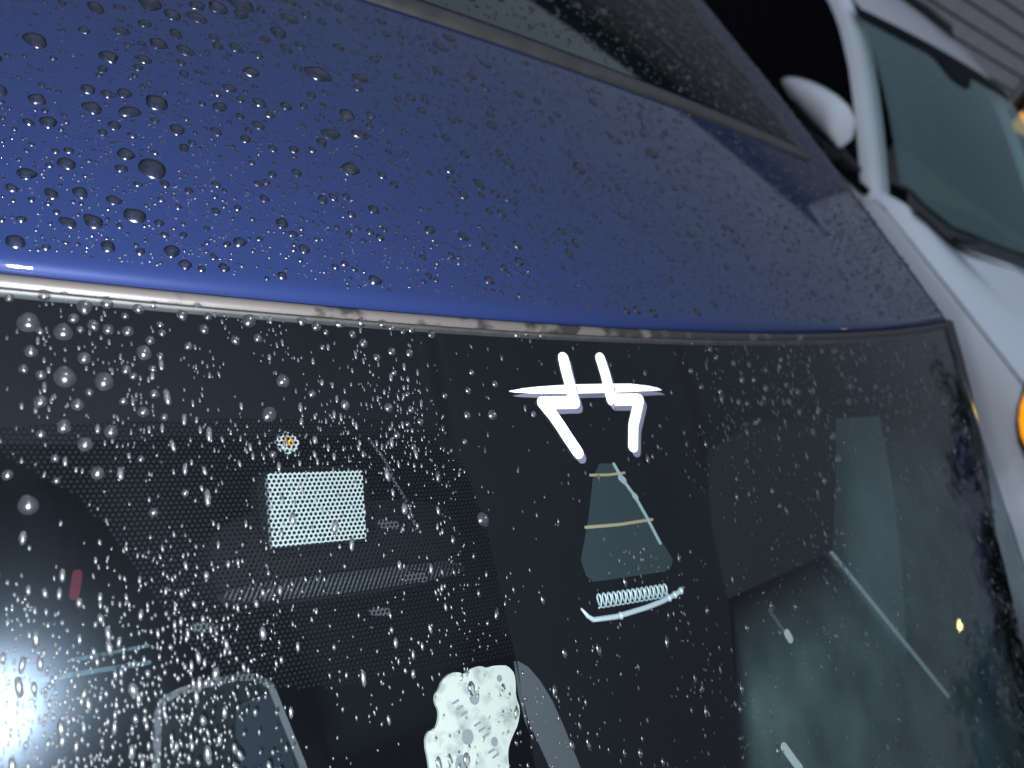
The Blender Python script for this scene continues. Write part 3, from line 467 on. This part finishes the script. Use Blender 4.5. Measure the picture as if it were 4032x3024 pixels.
# interior
V, F = [], []
grid('headliner', lambda u, d: Vector((u*.54, yh(u*.54) + d, rz(u*.54, yh(u*.54) + d) - .035 - .008*(d < .02))), lin(-1, 1, 21), [.008, .05, .1, .25, .5, .9, 1.4, 1.88], M['liner'], car)
dp2 = [(-.80, -.46), (-.60, -.445), (-.35, -.44), (-.16, -.46), (-.08, -.50), (-.06, -.60), (-.12, -.80), (-.3, -.95)]
grid('dashboard', lambda x, k: Vector((x, dp2[int(k)][0] + .06*x*x, HZ + dp2[int(k)][1] + .015*math.cos(x*6))), lin(-.76, .76, 25), list(range(8)), M['dark'], car)
boxes('floor', [((0, .7, .30), (1.6, 3.0, .04))], M['dark'], car)
boxes('centre_console', [((0, .25, HZ - .80), (.20, .75, .22))], M['dark'], car, bevel=.03)
for sx in (-.37, .37):
    s = boxes('seat', [((sx, .36, HZ - .86), (.50, .50, .14))], M['fabric'], car, bevel=.05)
    V, F = [], []; box(V, F, (sx, .70, HZ - .56), (.48, .13, .60), Matrix.Rotation(rad(-18), 3, 'X')); b_ = mesh('backrest', V, F, M['fabric'], s, True)
    m_ = b_.modifiers.new('bevel', 'BEVEL'); m_.width = .05; m_.segments = 3
    hr = boxes('headrest', [((sx, .83, HZ - .17), (.26, .10, .16))], M['fabric'], s, bevel=.04)
boxes('rear_bench', [((0, 1.35, HZ - .82), (1.3, .5, .16))], M['fabric'], car, bevel=.05)
ring_ = []
for i in range(33):
    a = 6.2832*i/32; ring_.append(Vector((.37 + .18*math.cos(a), .02 + .07*math.sin(a), HZ - .50 + .165*math.sin(a))))
sw = tube('steering_wheel', ring_, .014, M['dark'], car)
tube('hub', [(.37, .0, HZ - .50), (.37, -.06, HZ - .53)], .06, M['dark'], sw)
for sg in (1, -1):
    grid('door_trim', lambda y, k, sg=sg: Vector((sg*interp(k, [0, .15, 1], [.77, .74, .76]), y, HZ - .45 - .7*k)), lin(-.5, 1.6, 8), [0, .05, .15, .4, .7, 1], M['dark'], car)
for sg in (1, -1):
    grid('pillar_trim', lambda s, k, sg=sg: (lambda p: Vector((sg*p.x, p.y, p.z)))(glass_p(pillar_x(s) - .045 + .043*k, s, -.004 - .010*(1 - k))[0]), lin(.0, .78, 20), [0, .5, 1], M['dark'], car, flip=sg > 0)
for sg in (1, -1):
    grid('pillar_lining', lambda s, k, sg=sg: (lambda p: Vector((sg*p.x, p.y, p.z)))(glass_p(pillar_x(s) + .010 + .018*k, s, -.018 - .06*k)[0]), lin(.0, .78, 20), [0, .5, 1], M['dark'], car, flip=sg > 0)
# sun visor on the far side
V = []
vp = [(.0720, .1330), (.1917, .1269), (.2300, .078), (.2485, .0500), (.1114, .0440), (.0700, .09)]
plate('sun_visor', vp, -.006, M['dark'], car, .006, False)
# rounded housing of the interior mirror and sensor box
def ellip(name, cx, cs, rx, rs, depth, h0, mat, par, ex=2.6):
    V, F = [], []; n, m = 36, 7
    for j in range(m):
        q = 1 - (j/(m-1))**2*.0; f_ = math.cos(j/(m-1)*math.pi/2*.98); dz = -depth*math.sin(j/(m-1)*math.pi/2)
        for k in range(n):
            a = 6.2832*k/n; c, s = math.cos(a), math.sin(a)
            x = rx*abs(c)**(2/ex)*(1 if c > 0 else -1); y = rs*abs(s)**(2/ex)*(1 if s > 0 else -1)
            g_ = .75 + .25*f_; V.append(glass_p(cx + x*(1.0 - .0*j), cs + y, 0)[0]*1.0 + glass_p(cx, cs)[1]*(h0 + dz))
    for j in range(m - 1):
        for k in range(n): F.append((j*n + k, j*n + (k+1) % n, (j+1)*n + (k+1) % n, (j+1)*n + k))
    F.append(tuple(range(n))[::-1]); return mesh(name, V, F, mat, par, True, par.type != 'EMPTY')
mh = ellip('mirror_housing', -.137, .0860, .052, .0165, .03, -.012, M['dark'], car, 3.2)
ellip('mirror_bezel', -.137, .0975, .050, .0035, .012, -.010, M['grey'], mh, 3.)
ellip('sensor_box', -.150, .072, .0225, .0150, .010, -.0075, M['dark'], car, 6)
stroke('cable', [(-.126, .048), (-.120, .056), (-.117, .064), (-.112, .074), (-.110, .083)], .0012, -.004, M['grey'], car)
for x, s, w_ in ((-.122, .0790, .0035), (-.113, .0985, .004), (-.131, .1085, .003), (-.196, .106, .003)):
    stroke('clip', [(x - .003, s), (x + .003, s + .001)], w_, -.005, M['grey'], car)
# curved grey cover right of the card
plate('sensor_cover', [(-.0738, .1343), (-.0690, .1372), (-.0642, .143), (-.0600, .1505), (-.0566, .1596), (-.0517, .176), (-.0500, .19), (-.0600, .19), (-.0660, .176), (-.0700, .165), (-.0735, .1560), (-.0745, .146)], -.0012, M['grey'], wind, .003)
# screen with pale rim low behind the glass
rim = [(-.2126, .1600), (-.2126, .1425), (-.2112, .1293), (-.2090, .1257), (-.2040, .1240), (-.1948, .1230), (-.1850, .1226), (-.1782, .1234), (-.1733, .1267), (-.1695, .1383), (-.1650, .1515), (-.163, .160)]
plate('display_screen', rim, -.016, M['screen'], car, .004, False)
stroke('display_rim', rim, .0024, -.0135, M['grey'], car, .003)
plate('display_panel', [(-.1860, .131), (-.1745, .1285), (-.1690, .1440), (-.1660, .160), (-.1890, .160)], -.0140, M['panel'], car, .002, False)
stroke('flare_strip', [(-.262, .1165), (-.235, .1150), (-.212, .1145)], .0016, -.020, M['strip'], car)  # flash flare streak painted in as thin blue-grey strips
stroke('flare_strip', [(-.235, .1110), (-.212, .1095)], .0012, -.020, M['strip'], car)
stroke('belt_edge', [(.150, .083), (.2978, .2336)], .0034, -.008, M['pale'], car)
stroke('cabin_lamp', [(.1180, .1572), (.1195, .1600)], .0050, -.005, M['whitelens'], car)
stroke('cabin_lamp_stalk', [(.1085, .1440), (.1180, .1572)], .0022, -.006, M['grey'], car)
stroke('cabin_light_streak', [(.0895, .2030), (.0985, .2150)], .0050, -.005, M['whitelens'], car)  # pale unlit piece standing in for a streak of interior light

# ================================================================ things on the glass
dec = empty('decal', glass_p(0, .03)[0], 0, 'bright white angular emblem decal with a crossbar on upper windscreen', 'decal')
plate('crossbar', STROKE_BAR, .0007, M['white'], dec, .0003)
stroke('stroke', STROKE_A, .0064, .0009, M['white'], dec, .0004)
stroke('stroke', STROKE_B, .0064, .0009, M['white'], dec, .0004)
plate('reflection_layer', STROKE_BAR2, .0002, M['ghost'], dec, .0002)  # glyph's reflection in the inner glass, built as an offset grey layer
stroke('reflection_layer', STROKE_A2, .0060, .0005, M['ghost'], dec, .0002)
stroke('reflection_layer', STROKE_B2, .0060, .0005, M['ghost'], dec, .0002)

tg = plate('tag', [(-.1690, .0597), (-.1318, .0597), (-.1312, .0603), (-.1334, .0833), (-.1340, .0838), (-.1700, .0842), (-.1706, .0836), (-.1696, .0603)], -.0030, M['tagwhite'], None, .004)
tag(tg, 'white rectangular tag behind the dotted band of the windscreen', 'tag')
ds = empty('daisy_sticker', glass_p(-.1607, .0494)[0], 0, 'small white flower sticker with yellow centre above the white tag', 'sticker')
cx, cs = -.1605, .0492
pet = []
for k in range(48):
    a = 6.2832*k/48; r_ = .0043*(1 + .10*math.cos(8*a)); pet.append((cx + r_*math.cos(a), cs + r_*.9*math.sin(a)))
plate('petals', pet, -.0030, M['tagwhite'], ds)
plate('flower_centre', [(cx + .0004 + .0019*math.cos(6.2832*k/10)*(1 + .3*(k % 2)), cs - .0003 + .0016*math.sin(6.2832*k/10)*(1 + .3*(k % 2))) for k in range(10)], -.0026, M['orange'], ds)
plate('flower_eye', [(cx + .0008 + .0011*math.cos(6.2832*k/8), cs - .0002 + .0010*math.sin(6.2832*k/8)) for k in range(8)], -.0022, M['yellow'], ds)
# scalloped white card
cardp = [(-.1085, .1385), (-.1063, .1357), (-.1024, .1338), (-.0985, .1340), (-.0960, .1353), (-.0938, .1344), (-.0904, .1336), (-.0870, .1338), (-.0848, .1350), (-.0824, .1346), (-.0780, .1350), (-.0740, .1358), (-.0712, .1391), (-.0716, .1430), (-.0726, .1468), (-.0715, .1520), (-.0740, .1568), (-.0765, .1590), (-.0800, .1625), (-.0816, .1660), (-.0829, .18), (-.1180, .18), (-.1174, .1614), (-.1180, .1540), (-.1160, .1510), (-.1135, .1508), (-.1118, .1500), (-.1105, .1480), (-.1098, .1453), (-.1110, .1425), (-.1106, .1398)]
def smooth_poly(p):
    o = []; n = len(p)
    for i in range(n):
        a, b = p[i], p[(i+1) % n]; o.append((a[0]*.75 + b[0]*.25, a[1]*.75 + b[1]*.25)); o.append((a[0]*.25 + b[0]*.75, a[1]*.25 + b[1]*.75))
    return o
cd_ = empty('card', glass_p(-.095, .15)[0], 0, 'white scalloped card with grey spots behind lower windscreen', 'card')
plate('card_face', smooth_poly(cardp), -.0090, M['card'], cd_, .0015)
for x, s, r_ in ((-.0930, .1440, .0023), (-.0990, .1560, .0026), (-.0795, .1395, .0013), (-.1035, .1640, .0030), (-.0870, .1600, .0016)):
    plate('spot', [(x + r_*math.cos(6.2832*k/16), s + r_*math.sin(6.2832*k/16)) for k in range(16)], -.0086, M['dot'], cd_, .0002)
for x, s in ((-.1020, .1440), (-.1005, .1462), (-.0990, .1485), (-.0935, .1530), (-.0920, .1552), (-.0905, .1575), (-.0890, .163), (-.0875, .165)):
    stroke('print_mark', [(x - .0013, s), (x + .0013, s - .0006)], .0009, -.0086, M['dot'], cd_, .0002)
rt = stroke('red_tab', [(-.2330, .0870), (-.2342, .0930)], .0030, -.012, M['red'], None, .002); tag(rt, 'small red tab behind the left of the windscreen', 'tab')

# ================================================================ white car
ZB = HZ - .305
wc = empty('white_suv', Vector((2.545, 1.328, 0)), WYAW, 'white car parked beyond the blue roof, facing the camera side', 'car')
def L(u, v, w): return Vector((u, v, w + ZB))
def wgrid(name, fn, us, vs, mat, par=wc, flip=False): return grid(name, lambda a, b: L(*fn(a, b)), us, vs, mat, par, local=True, flip=flip)
# roof edge / pillar line, near side; mirrored about u = .80
PL = [(-.02, -.05, -.02), (.03, .12, .075), (.065, .33, .205), (.09, .52, .315), (.11, .70, .405), (.125, .85, .462), (.14, 1.1, .515), (.145, 1.5, .555), (.145, 2.0, .56), (.14, 2.5, .54), (.13, 2.9, .50)]
def side(u, sg): return u if sg > 0 else 1.37 - u
cs_ = [(-.045, -.055), (-.035, -.030), (-.020, -.010), (.0, .0), (.022, .005), (.050, .007), (.078, .006), (.092, -.004)]
for sg in (1, -1):
    V, F = [], []
    n = len(cs_)
    for p in PL:
        for a, b in cs_:
            V.append(L(side(p[0] + a, sg), p[1] + .02*(a > .03), p[2] + b))
    for i in range(len(PL) - 1):
        for k in range(n - 1):
            q = (i*n + k, (i+1)*n + k, (i+1)*n + k + 1, i*n + k + 1); F.append(q if sg > 0 else q[::-1])
    o = mesh('pillar_and_roof_rail', V, F, M['wpaint'], wc, True, True); mm = o.modifiers.new('s', 'SUBSURF'); mm.levels = 1; mm.render_levels = 2
def bow(u): return 1 - ((u - .70)/.78)**2
def wcurve_b(u):
    d = min(u, 1.40 - u); return (u, interp(d, [.05, .15, .33, .7], [-.07, -.097, -.135, -.15]), interp(d, [.05, .15, .33, .7], [.058, .030, .0, .0]))
def wtop(t): u = .105 + 1.16*t; return (u, .79 - .07*bow(u), .432 + .03*bow(u))
def wwin(t, k):
    a = wcurve_b(-.005 + 1.38*t); b = wtop(t); q = k
    p = [a[i] + (b[i] - a[i])*q for i in range(3)]; p[2] += .035*math.sin(q*3.14159); return p
wwind = wgrid('windscreen', wwin, lin(0, 1, 49), lin(0, 1, 13), M['wglass'])
wgrid('windscreen_band', lambda t, k: (lambda p: (p[0], p[1] - .004, p[2] + .003))(wwin(t, .91 + .085*k - (.12*math.exp(-((t - .52)/.10)**4))*(1 - k))), lin(0, 1, 41), [0, .5, 1], M['frit'], wwind)
ws_ = lin(0, 1, 21)
wgrid('roof', lambda t, v: ((lambda u: (u, (.785 - .07*bow(u)) if v == 0 else .80 + 2.1*v, interp(.80 + 2.1*v, [.80, 1.1, 1.5, 2.0, 2.5, 2.9], [.438, .505, .545, .55, .53, .49]) + .05*bow(u) - (.02*bow(u) if v == 0 else 0) - .012))(.17 + 1.06*t)), ws_, [0, .03, .08, .14, .22, .35, .5, .7, .85, 1], M['wpaint'])
for sg in (1, -1):
    rr_ = [(.255, 1.08, .520), (.255, 1.13, .548), (.25, 1.3, .568), (.25, 1.7, .590), (.25, 2.2, .585), (.255, 2.6, .56)]
    tube('roof_bar', [L(side(a, sg), b, c) for a, b, c in rr_], [.016, .024, .024, .024, .024, .016], M['black'], wc, True, 8)
# cowl, wiper, bonnet
wgrid('cowl', lambda t, k: (lambda u, b: (u, b[1] - .006 - .10*k, b[2] - .010 - .030*k - .03*math.sin(k*3.14)))(.05 + 1.30*t, wcurve_b(.05 + 1.30*t)), lin(0, 1, 21), lin(0, 1, 5), M['black'])
tube('wiper', [L(.35, -.17, -.035), L(.6, -.135, -.012), L(.95, -.15, .0), L(1.3, -.11, .0)], [.012, .010, .008, .006], M['black'], wc, True, 6)
def hood(t, k):
    u = -.035 + 1.47*t; d = min(u, 1.40 - u); b = bow(min(max(u, 0), 1.40))
    y0 = interp(d, [-.035, .03, .1, .3, .7], [.0, -.10, -.165, -.200, -.22]); v = y0 + (-1.25 - y0)*k
    z = interp(d, [-.035, -.01, .03, .1, .3, .7], [-.030, .0, .010, .004, -.036, -.020])*(1 - min(1, k*2.5)) + (-.045 + .05*b**.6)*min(1, k*2.5)
    z += -.175*max(0, -v - .1)/1.15 - .18*max(0, -v - .85)**2
    return (u, v, z)
wgrid('bonnet', hood, lin(0, 1, 61), lin(0, 1, 25), M['wpaint'], flip=True)
# near and far body sides
sp = [(-.035, -.004), (-.055, -.035), (-.070, -.10), (-.085, -.25), (-.095, -.45), (-.085, -.70), (-.05, -.85)]
def belt(v): return -.035 if v > .0 else (-.028 - .175*(-v - .1)/1.15 - .06*max(0, -v - .85)**2*3 if v < -.1 else -.028)
for sg in (1, -1):
    wgrid('body_side', lambda v, k, sg=sg: (side(sp[int(k)][0] + .10*max(0, -v - .9)**2*1.5, sg), v, (belt(v) + sp[int(k)][1]) if k < 4 else sp[int(k)][1]), lin(-1.45, 3.1, 60), list(range(7)), M['wpaint'], flip=sg > 0)
    def swin(v, t, sg=sg):
        top = [interp(v, [p[1] for p in PL], [p[i] for p in PL]) for i in (0, 2)]
        u0, w0 = top[0] - .045, top[1] - .055; u1, w1 = -.045, -.03
        if w0 < w1: w0 = w1 + .001
        return (side(u1 + (u0 - u1)*t, sg), v, w1 + (w0 - w1)*t)
    wgrid('side_window', swin, lin(.03, 2.75, 40), lin(0, 1, 5), M['wside'], flip=sg > 0)
    wgrid('window_seal', lambda v, k, sg=sg: (side(-.049 - .003*k, sg), v, -.042 + .03*k), lin(-.02, 2.75, 20), [0, 1], M['black'], flip=sg > 0)
    for (v0, v1) in ((.98, 1.10), (1.95, 2.05)):
        wgrid('door_post', lambda v, t, sg=sg: (lambda p: (p[0] + .006*sg, p[1], p[2]))(swin(v, t)), [v0, v1], lin(0, 1, 5), M['black'], flip=sg < 0)
    for wv in (-.75, 2.05):
        V, F = tube('', [L(side(.10, sg), wv, -ZB + .36), L(side(.095, sg), wv, -ZB + .36), L(side(-.085, sg), wv, -ZB + .36), L(side(-.10, sg), wv, -ZB + .36)], [.33, .36, .36, .33], None, n=28, ret=True)
        wh = mesh('wheel', V, F, M['tyre'], wc, True, True)
        V, F = tube('', [L(side(-.095, sg), wv, -ZB + .36), L(side(-.103, sg), wv, -ZB + .36)], [.23, .22], None, n=24, ret=True); mesh('rim', V, F, M['alloy'], wh, True, True)
wgrid('front_end', lambda t, k: (-.02 + 1.44*t, -1.25 - .16*bow(1.40*t) - .05*math.sin(k*3.14), -.27 - .6*k), lin(0, 1, 15), lin(0, 1, 7), M['wpaint'], flip=True)
wgrid('tailgate', lambda t, k: (.0 + 1.40*t + (.14*(1 - 2*t))*(1 - k), 2.88 + .25*k, .48 - 1.2*k), lin(0, 1, 9), lin(0, 1, 5), M['wpaint'], flip=True)
# interior masses seen through the green glass
boxes('dashboard', [(L(.70, .12, -.12), (1.34, .5, .14))], M['dark'], wc, True, .04)
for su in (.36, 1.04):
    s = boxes('seat', [(L(su, 1.15, -.15), (.5, .16, .70))], M['fabric'], wc, True, .05); boxes('headrest', [(L(su, 1.18, .27), (.26, .10, .15))], M['fabric'], s, True, .04)
boxes('cabin_floor', [(L(.70, 1.4, -.75), (1.38, 2.9, .05))], M['dark'], wc, True)
boxes('cabin_liner', [(L(.70, 1.9, .44), (1.0, 1.9, .02))], M['liner'], wc, True)
boxes('rear_bench', [(L(.70, 2.2, -.2), (1.2, .2, .6))], M['fabric'], wc, True, .05)
tube('interior_mirror', [L(.60, .64, .34), L(.70, .62, .345), L(.80, .64, .34)], [.03, .045, .03], M['dark'], wc, True, 8)
# door mirror on the near side
mt_ = [(.540, .112), (.530, .128), (.500, .146), (.461, .160), (.36, .183), (.253, .188), (.19, .182), (.150, .165), (.115, .125), (.098, .085), (.092, .066)]
mb_ = [(.092, .058), (.18, .060), (.282, .068), (.40, .083), (.500, .100), (.530, .106), (.540, .110)]
V, F = [], []; nn = 20; vs_ = [.540, .536, .52, .49, .45, .39, .32, .25, .19, .15, .12, .102, .094]; mm_ = len(vs_)
for j, v in enumerate(vs_):
    wt = interp(-v, [-p[0] for p in mt_], [p[1] for p in mt_]); wb = interp(v, [p[0] for p in mb_], [p[1] for p in mb_]); c0 = (wt + wb)/2; hh = max(.001, (wt - wb)/2)
    ww = .075*min(1, hh/.045)
    for k in range(nn):
        a = 6.2832*k/nn; V.append(L(-.20 + ww*math.cos(a), v, c0 + hh*math.sin(a)))
for j in range(mm_ - 1):
    for k in range(nn): F.append((j*nn + k, j*nn + (k+1) % nn, (j+1)*nn + (k+1) % nn, (j+1)*nn + k))
F.append(tuple(range(nn))[::-1]); F.append(tuple((mm_-1)*nn + k for k in range(nn)))
dm = mesh('door_mirror', V, F, M['wpaint'], wc, True, True)
tube('mirror_stalk', [L(-.03, .10, .0), L(-.10, .13, .02), L(-.18, .20, .06)], .022, M['black'], dm, True, 8)
boxes('mirror_base', [(L(-.19, .28, .030), (.12, .34, .050))], M['black'], dm, True, .012)
# amber marker lamp on the front wing
mk_o = [(-.893, -.088), (-.910, -.074), (-.945, -.084), (-1.01, -.130), (-1.08, -.200), (-1.12, -.272), (-1.11, -.300), (-1.02, -.265), (-.940, -.185), (-.897, -.116)]
def side_plate(name, pts, off, mat, par, thick=.012):
    from mathutils.geometry import tessellate_polygon
    def U(v, w):
        d = max(0, -v - .9); rel = w - belt(v)
        u = interp(-rel, [.004, .035, .10, .25, .45], [-.035, -.055, -.07, -.085, -.095]) + .15*d*d
        return u - off
    n = len(pts); V = [L(U(v, w), v, w) for v, w in pts] + [L(U(v, w) + thick, v, w) for v, w in pts]; F = []
    for t in tessellate_polygon([[Vector((p[0], p[1], 0)) for p in pts]]): F.append(tuple(t))
    for i in range(n): j = (i+1) % n; F.append((i, j, j + n, i + n))
    return mesh(name, V, F, mat, par, False, True)
mk = side_plate('marker_lamp', smooth_poly(mk_o), .004, M['black'], wc)
def shrink(pts, f): c = (sum(p[0] for p in pts)/len(pts), sum(p[1] for p in pts)/len(pts)); return [(c[0] + (p[0]-c[0])*f, c[1] + (p[1]-c[1])*f) for p in pts]
side_plate('amber_lens', smooth_poly(shrink(mk_o, .80)), .007, M['amber'], mk)
side_plate('lamp_glow', smooth_poly(shrink(mk_o, .42)), .010, M['amberhot'], mk)

# ================================================================ raindrops
rnd = random.Random(5)
def drop_proto(seed, n, m, hgt, irr, closed, el=0.):
    r = random.Random(seed); ph = [r.random()*6.28 for _ in range(4)]; am = [irr*r.random() for _ in range(4)]
    V, F = [], []
    Rc = (1 + hgt*hgt)/(2*hgt)
    for j in range(m):
        q = math.cos(j/m*math.pi/2); z = math.sqrt(max(0, Rc*Rc - q*q)) - (Rc - hgt)
        for k in range(n):
            a = 6.2832*k/n; w_ = 1 + sum(am[i]*math.cos((i+1)*a + ph[i]) for i in range(4))*(q)
            V.append((q*w_*math.cos(a), q*w_*math.sin(a)*(1 + el), z if j else -.04))
    V.append((0, 0, hgt)); top = len(V) - 1
    for j in range(m - 1):
        for k in range(n): F.append((j*n + k, j*n + (k+1) % n, (j+1)*n + (k+1) % n, (j+1)*n + k))
    for k in range(n): F.append(((m-1)*n + k, (m-1)*n + (k+1) % n, top))
    if closed: F.append(tuple(range(n))[::-1])
    return V, F
def pmesh(name, vf, mt):
    me = bpy.data.meshes.new(name); me.from_pydata(vf[0], [], vf[1]); me.shade_smooth(); me.materials.append(M[mt]); return me
RP = [pmesh('raindrop', drop_proto(10 + i, 24, 6, .42 + .03*(i % 3), .085, False), 'water') for i in range(8)]
GP = [pmesh('raindrop', drop_proto(40 + i, 24, 6, .50 + .04*(i % 3), .06, True, .06), 'water2') for i in range(8)]
SR = [drop_proto(70 + i, 8, 3, .5, .12, False) for i in range(10)]
SG = [drop_proto(90 + i, 8, 3, .6, .06, True, .35) for i in range(6)]
def frame_mat(p, n, r, ang, sq):
    t = Vector((1, 0, 0)); t = (t - n*t.dot(n)).normalized(); b = n.cross(t)
    t2 = t*math.cos(ang) + b*math.sin(ang); b2 = n.cross(t2)
    return Matrix(((t2.x*r, b2.x*r*sq, n.x*r, p.x), (t2.y*r, b2.y*r*sq, n.y*r, p.y), (t2.z*r, b2.z*r*sq, n.z*r, p.z), (0, 0, 0, 1)))
occupied = []
ROOF_TOP = sorted(ROOF_DROPS, key=lambda d: -d[2])[:150]; GLASS_TOP = sorted(GLASS_DROPS, key=lambda d: -d[2])[:150]
def on_sun(x, y): return abs(x) < sun_side(y) + .004 and y > sun_front(x) - .004
lab_r = {0: 'largest round raindrop on the near part of the blue roof'}
i = 0
for x, y, r in ROOF_TOP:
    if on_sun(x, y): continue
    p, n = roof_p(x, y); r *= .95; o = bpy.data.objects.new('raindrop', RP[i % 8]); COL.objects.link(o); i += 1
    o.matrix_world = frame_mat(p, n, r, rnd.random()*6.28, 1 + .35*rnd.random()**2)
    tag(o, 'largest clear raindrop on the blue roof, left of centre' if i == 1 else 'clear raindrop beaded on the dark blue car roof', 'raindrop', 'raindrops on the blue roof'); occupied.append((x, y, r))
occ_g = []
for i, (x, s, r) in enumerate(GLASS_TOP):
    p, n = glass_p(x, s, .0001); o = bpy.data.objects.new('raindrop', GP[i % 8]); COL.objects.link(o)
    o.matrix_world = frame_mat(p, n, r, rnd.uniform(-.3, .3), 1.0 + .1*rnd.random())
    tag(o, 'clear raindrop beaded on the windscreen glass', 'raindrop', 'raindrops on the windscreen'); occ_g.append((x, s, r))
def vnoise(x, y, sd=0):
    def h(i, j): return random.Random(i*7919 + j*104729 + sd).random()
    i, j = math.floor(x), math.floor(y); fx, fy = x - i, y - j; fx = fx*fx*(3 - 2*fx); fy = fy*fy*(3 - 2*fy)
    return (h(i, j)*(1-fx) + h(i+1, j)*fx)*(1-fy) + (h(i, j+1)*(1-fx) + h(i+1, j+1)*fx)*fy
class Cells:
    def __init__(s, c): s.c = c; s.d = {}
    def ok(s, x, y, r, k=1.15):
        i, j = int(x/s.c), int(y/s.c)
        for a in (-1, 0, 1):
            for b in (-1, 0, 1):
                for q in s.d.get((i+a, j+b), ()):
                    if (q[0]-x)**2 + (q[1]-y)**2 < (k*(q[2]+r))**2: return False
        return True
    def add(s, x, y, r): s.d.setdefault((int(x/s.c), int(y/s.c)), []).append((x, y, r))
def scatter(name, N, xr, yr, dens, size, point, protos, occ, label, h=0., ang=None, sq=(1, 1.2), mt='water'):
    ce = Cells(.010)
    for q in occ: ce.add(*q)
    V, F = [], []; k = 0
    for _ in range(N):
        x, y = rnd.uniform(*xr), rnd.uniform(*yr)
        if rnd.random() > dens(x, y): continue
        r = size(x, y)
        if not ce.ok(x, y, r): continue
        ce.add(x, y, r); p, n = point(x, y, h)
        Mx = frame_mat(p, n, r, rnd.random()*6.28 if ang is None else rnd.gauss(0, ang), rnd.uniform(*sq))
        v, f = protos[k % len(protos)]; b = len(V); k += 1
        V += [Mx @ Vector(q) for q in v]; F += [tuple(i + b for i in q) for q in f]
    o = mesh(name, V, F, M[mt]); tag(o, label, 'raindrops', kind='stuff'); return k
def roof_d(x, y):
    if y < yh(x) + .0125 or abs(x) > xe(y) - .012 or on_sun(x, y): return 0
    a = vnoise(x*26, y*26, 3)*.6 + vnoise(x*70, y*70, 4)*.4
    return min(1, max(.22, (a - .20)*2.8))
def roof_s(x, y): return min(.0030, .00037*(rnd.random() + .010)**-.60*(1 + max(0, x + .1)*.8))
c1 = scatter('small_raindrops', 95000, (-.36, .58), (.0, .62), roof_d, roof_s, roof_p, SR, occupied, 'many small raindrops scattered over the blue roof')
def sun_d(x, y): return 1 if abs(x) < sun_side(y) - .02 and y > sun_front(x) + .02 else 0
c2 = scatter('sunroof_raindrops', 9000, (-.46, .46), (.26, .98), sun_d, lambda x, y: min(.005, .0011*(rnd.random() + .02)**-.5), lambda x, y, h: roof_p(x, y, .0040), SR, [], 'small raindrops on the dark sunroof glass')
def in_decal(x, s): return -.040 < x < .040 and .010 < s < .066 or (-.056 < x < .056 and .024 < s < .036)
def glass_d(x, s):
    if s < .004 or abs(x) > pillar_x(s) - .02: return 0
    if in_decal(x, s): return .05
    a = vnoise(x*30, s*30, 13)*.6 + vnoise(x*80, s*80, 14)*.4
    d = min(1, max(.05, (a - .28)*2.2))
    if x < -.10 and s < .06: d *= .48
    elif x < -.10: d = d*.17 + .95*min(1, max(0, (-.17 - x)/.05))*min(1, max(0, (s - .075)/.04))*(.35 + .65*d)
    if x > -.05: d *= .55 if s > .10 else .8
    if x > .12 and s > .06: d *= .55
    if -.09 < x < .06 and s < .10: d *= .25
    if .06 < x < .10 and s < .12: d *= .35
    return d
def glass_s(x, s):
    b = (.00022 if s < .07 or x > -.18 else .00027) if x < -.13 else .00025
    return min(.0014, b*(rnd.random() + .02)**-.5*(1 + max(0, x)*1.0))
gp_d = lambda x, s, h: glass_p(x, s, h + (.0009 if in_decal(x, s) else 0))
c3 = scatter('fine_raindrops', 34000, (-.36, -.10), (.0, .30), glass_d, glass_s, gp_d, SG, occ_g, 'many fine raindrops streaked over the near half of the windscreen', .0001, .10, (1.2, 2.3), 'water3')
c4 = scatter('fine_raindrops', 16000, (-.10, .50), (.0, .32), glass_d, glass_s, gp_d, SG, occ_g, 'many fine raindrops streaked over the far half of the windscreen', .0001, .14, (1.1, 2.0), 'water4')
print('small drops', c1, c2, c3)
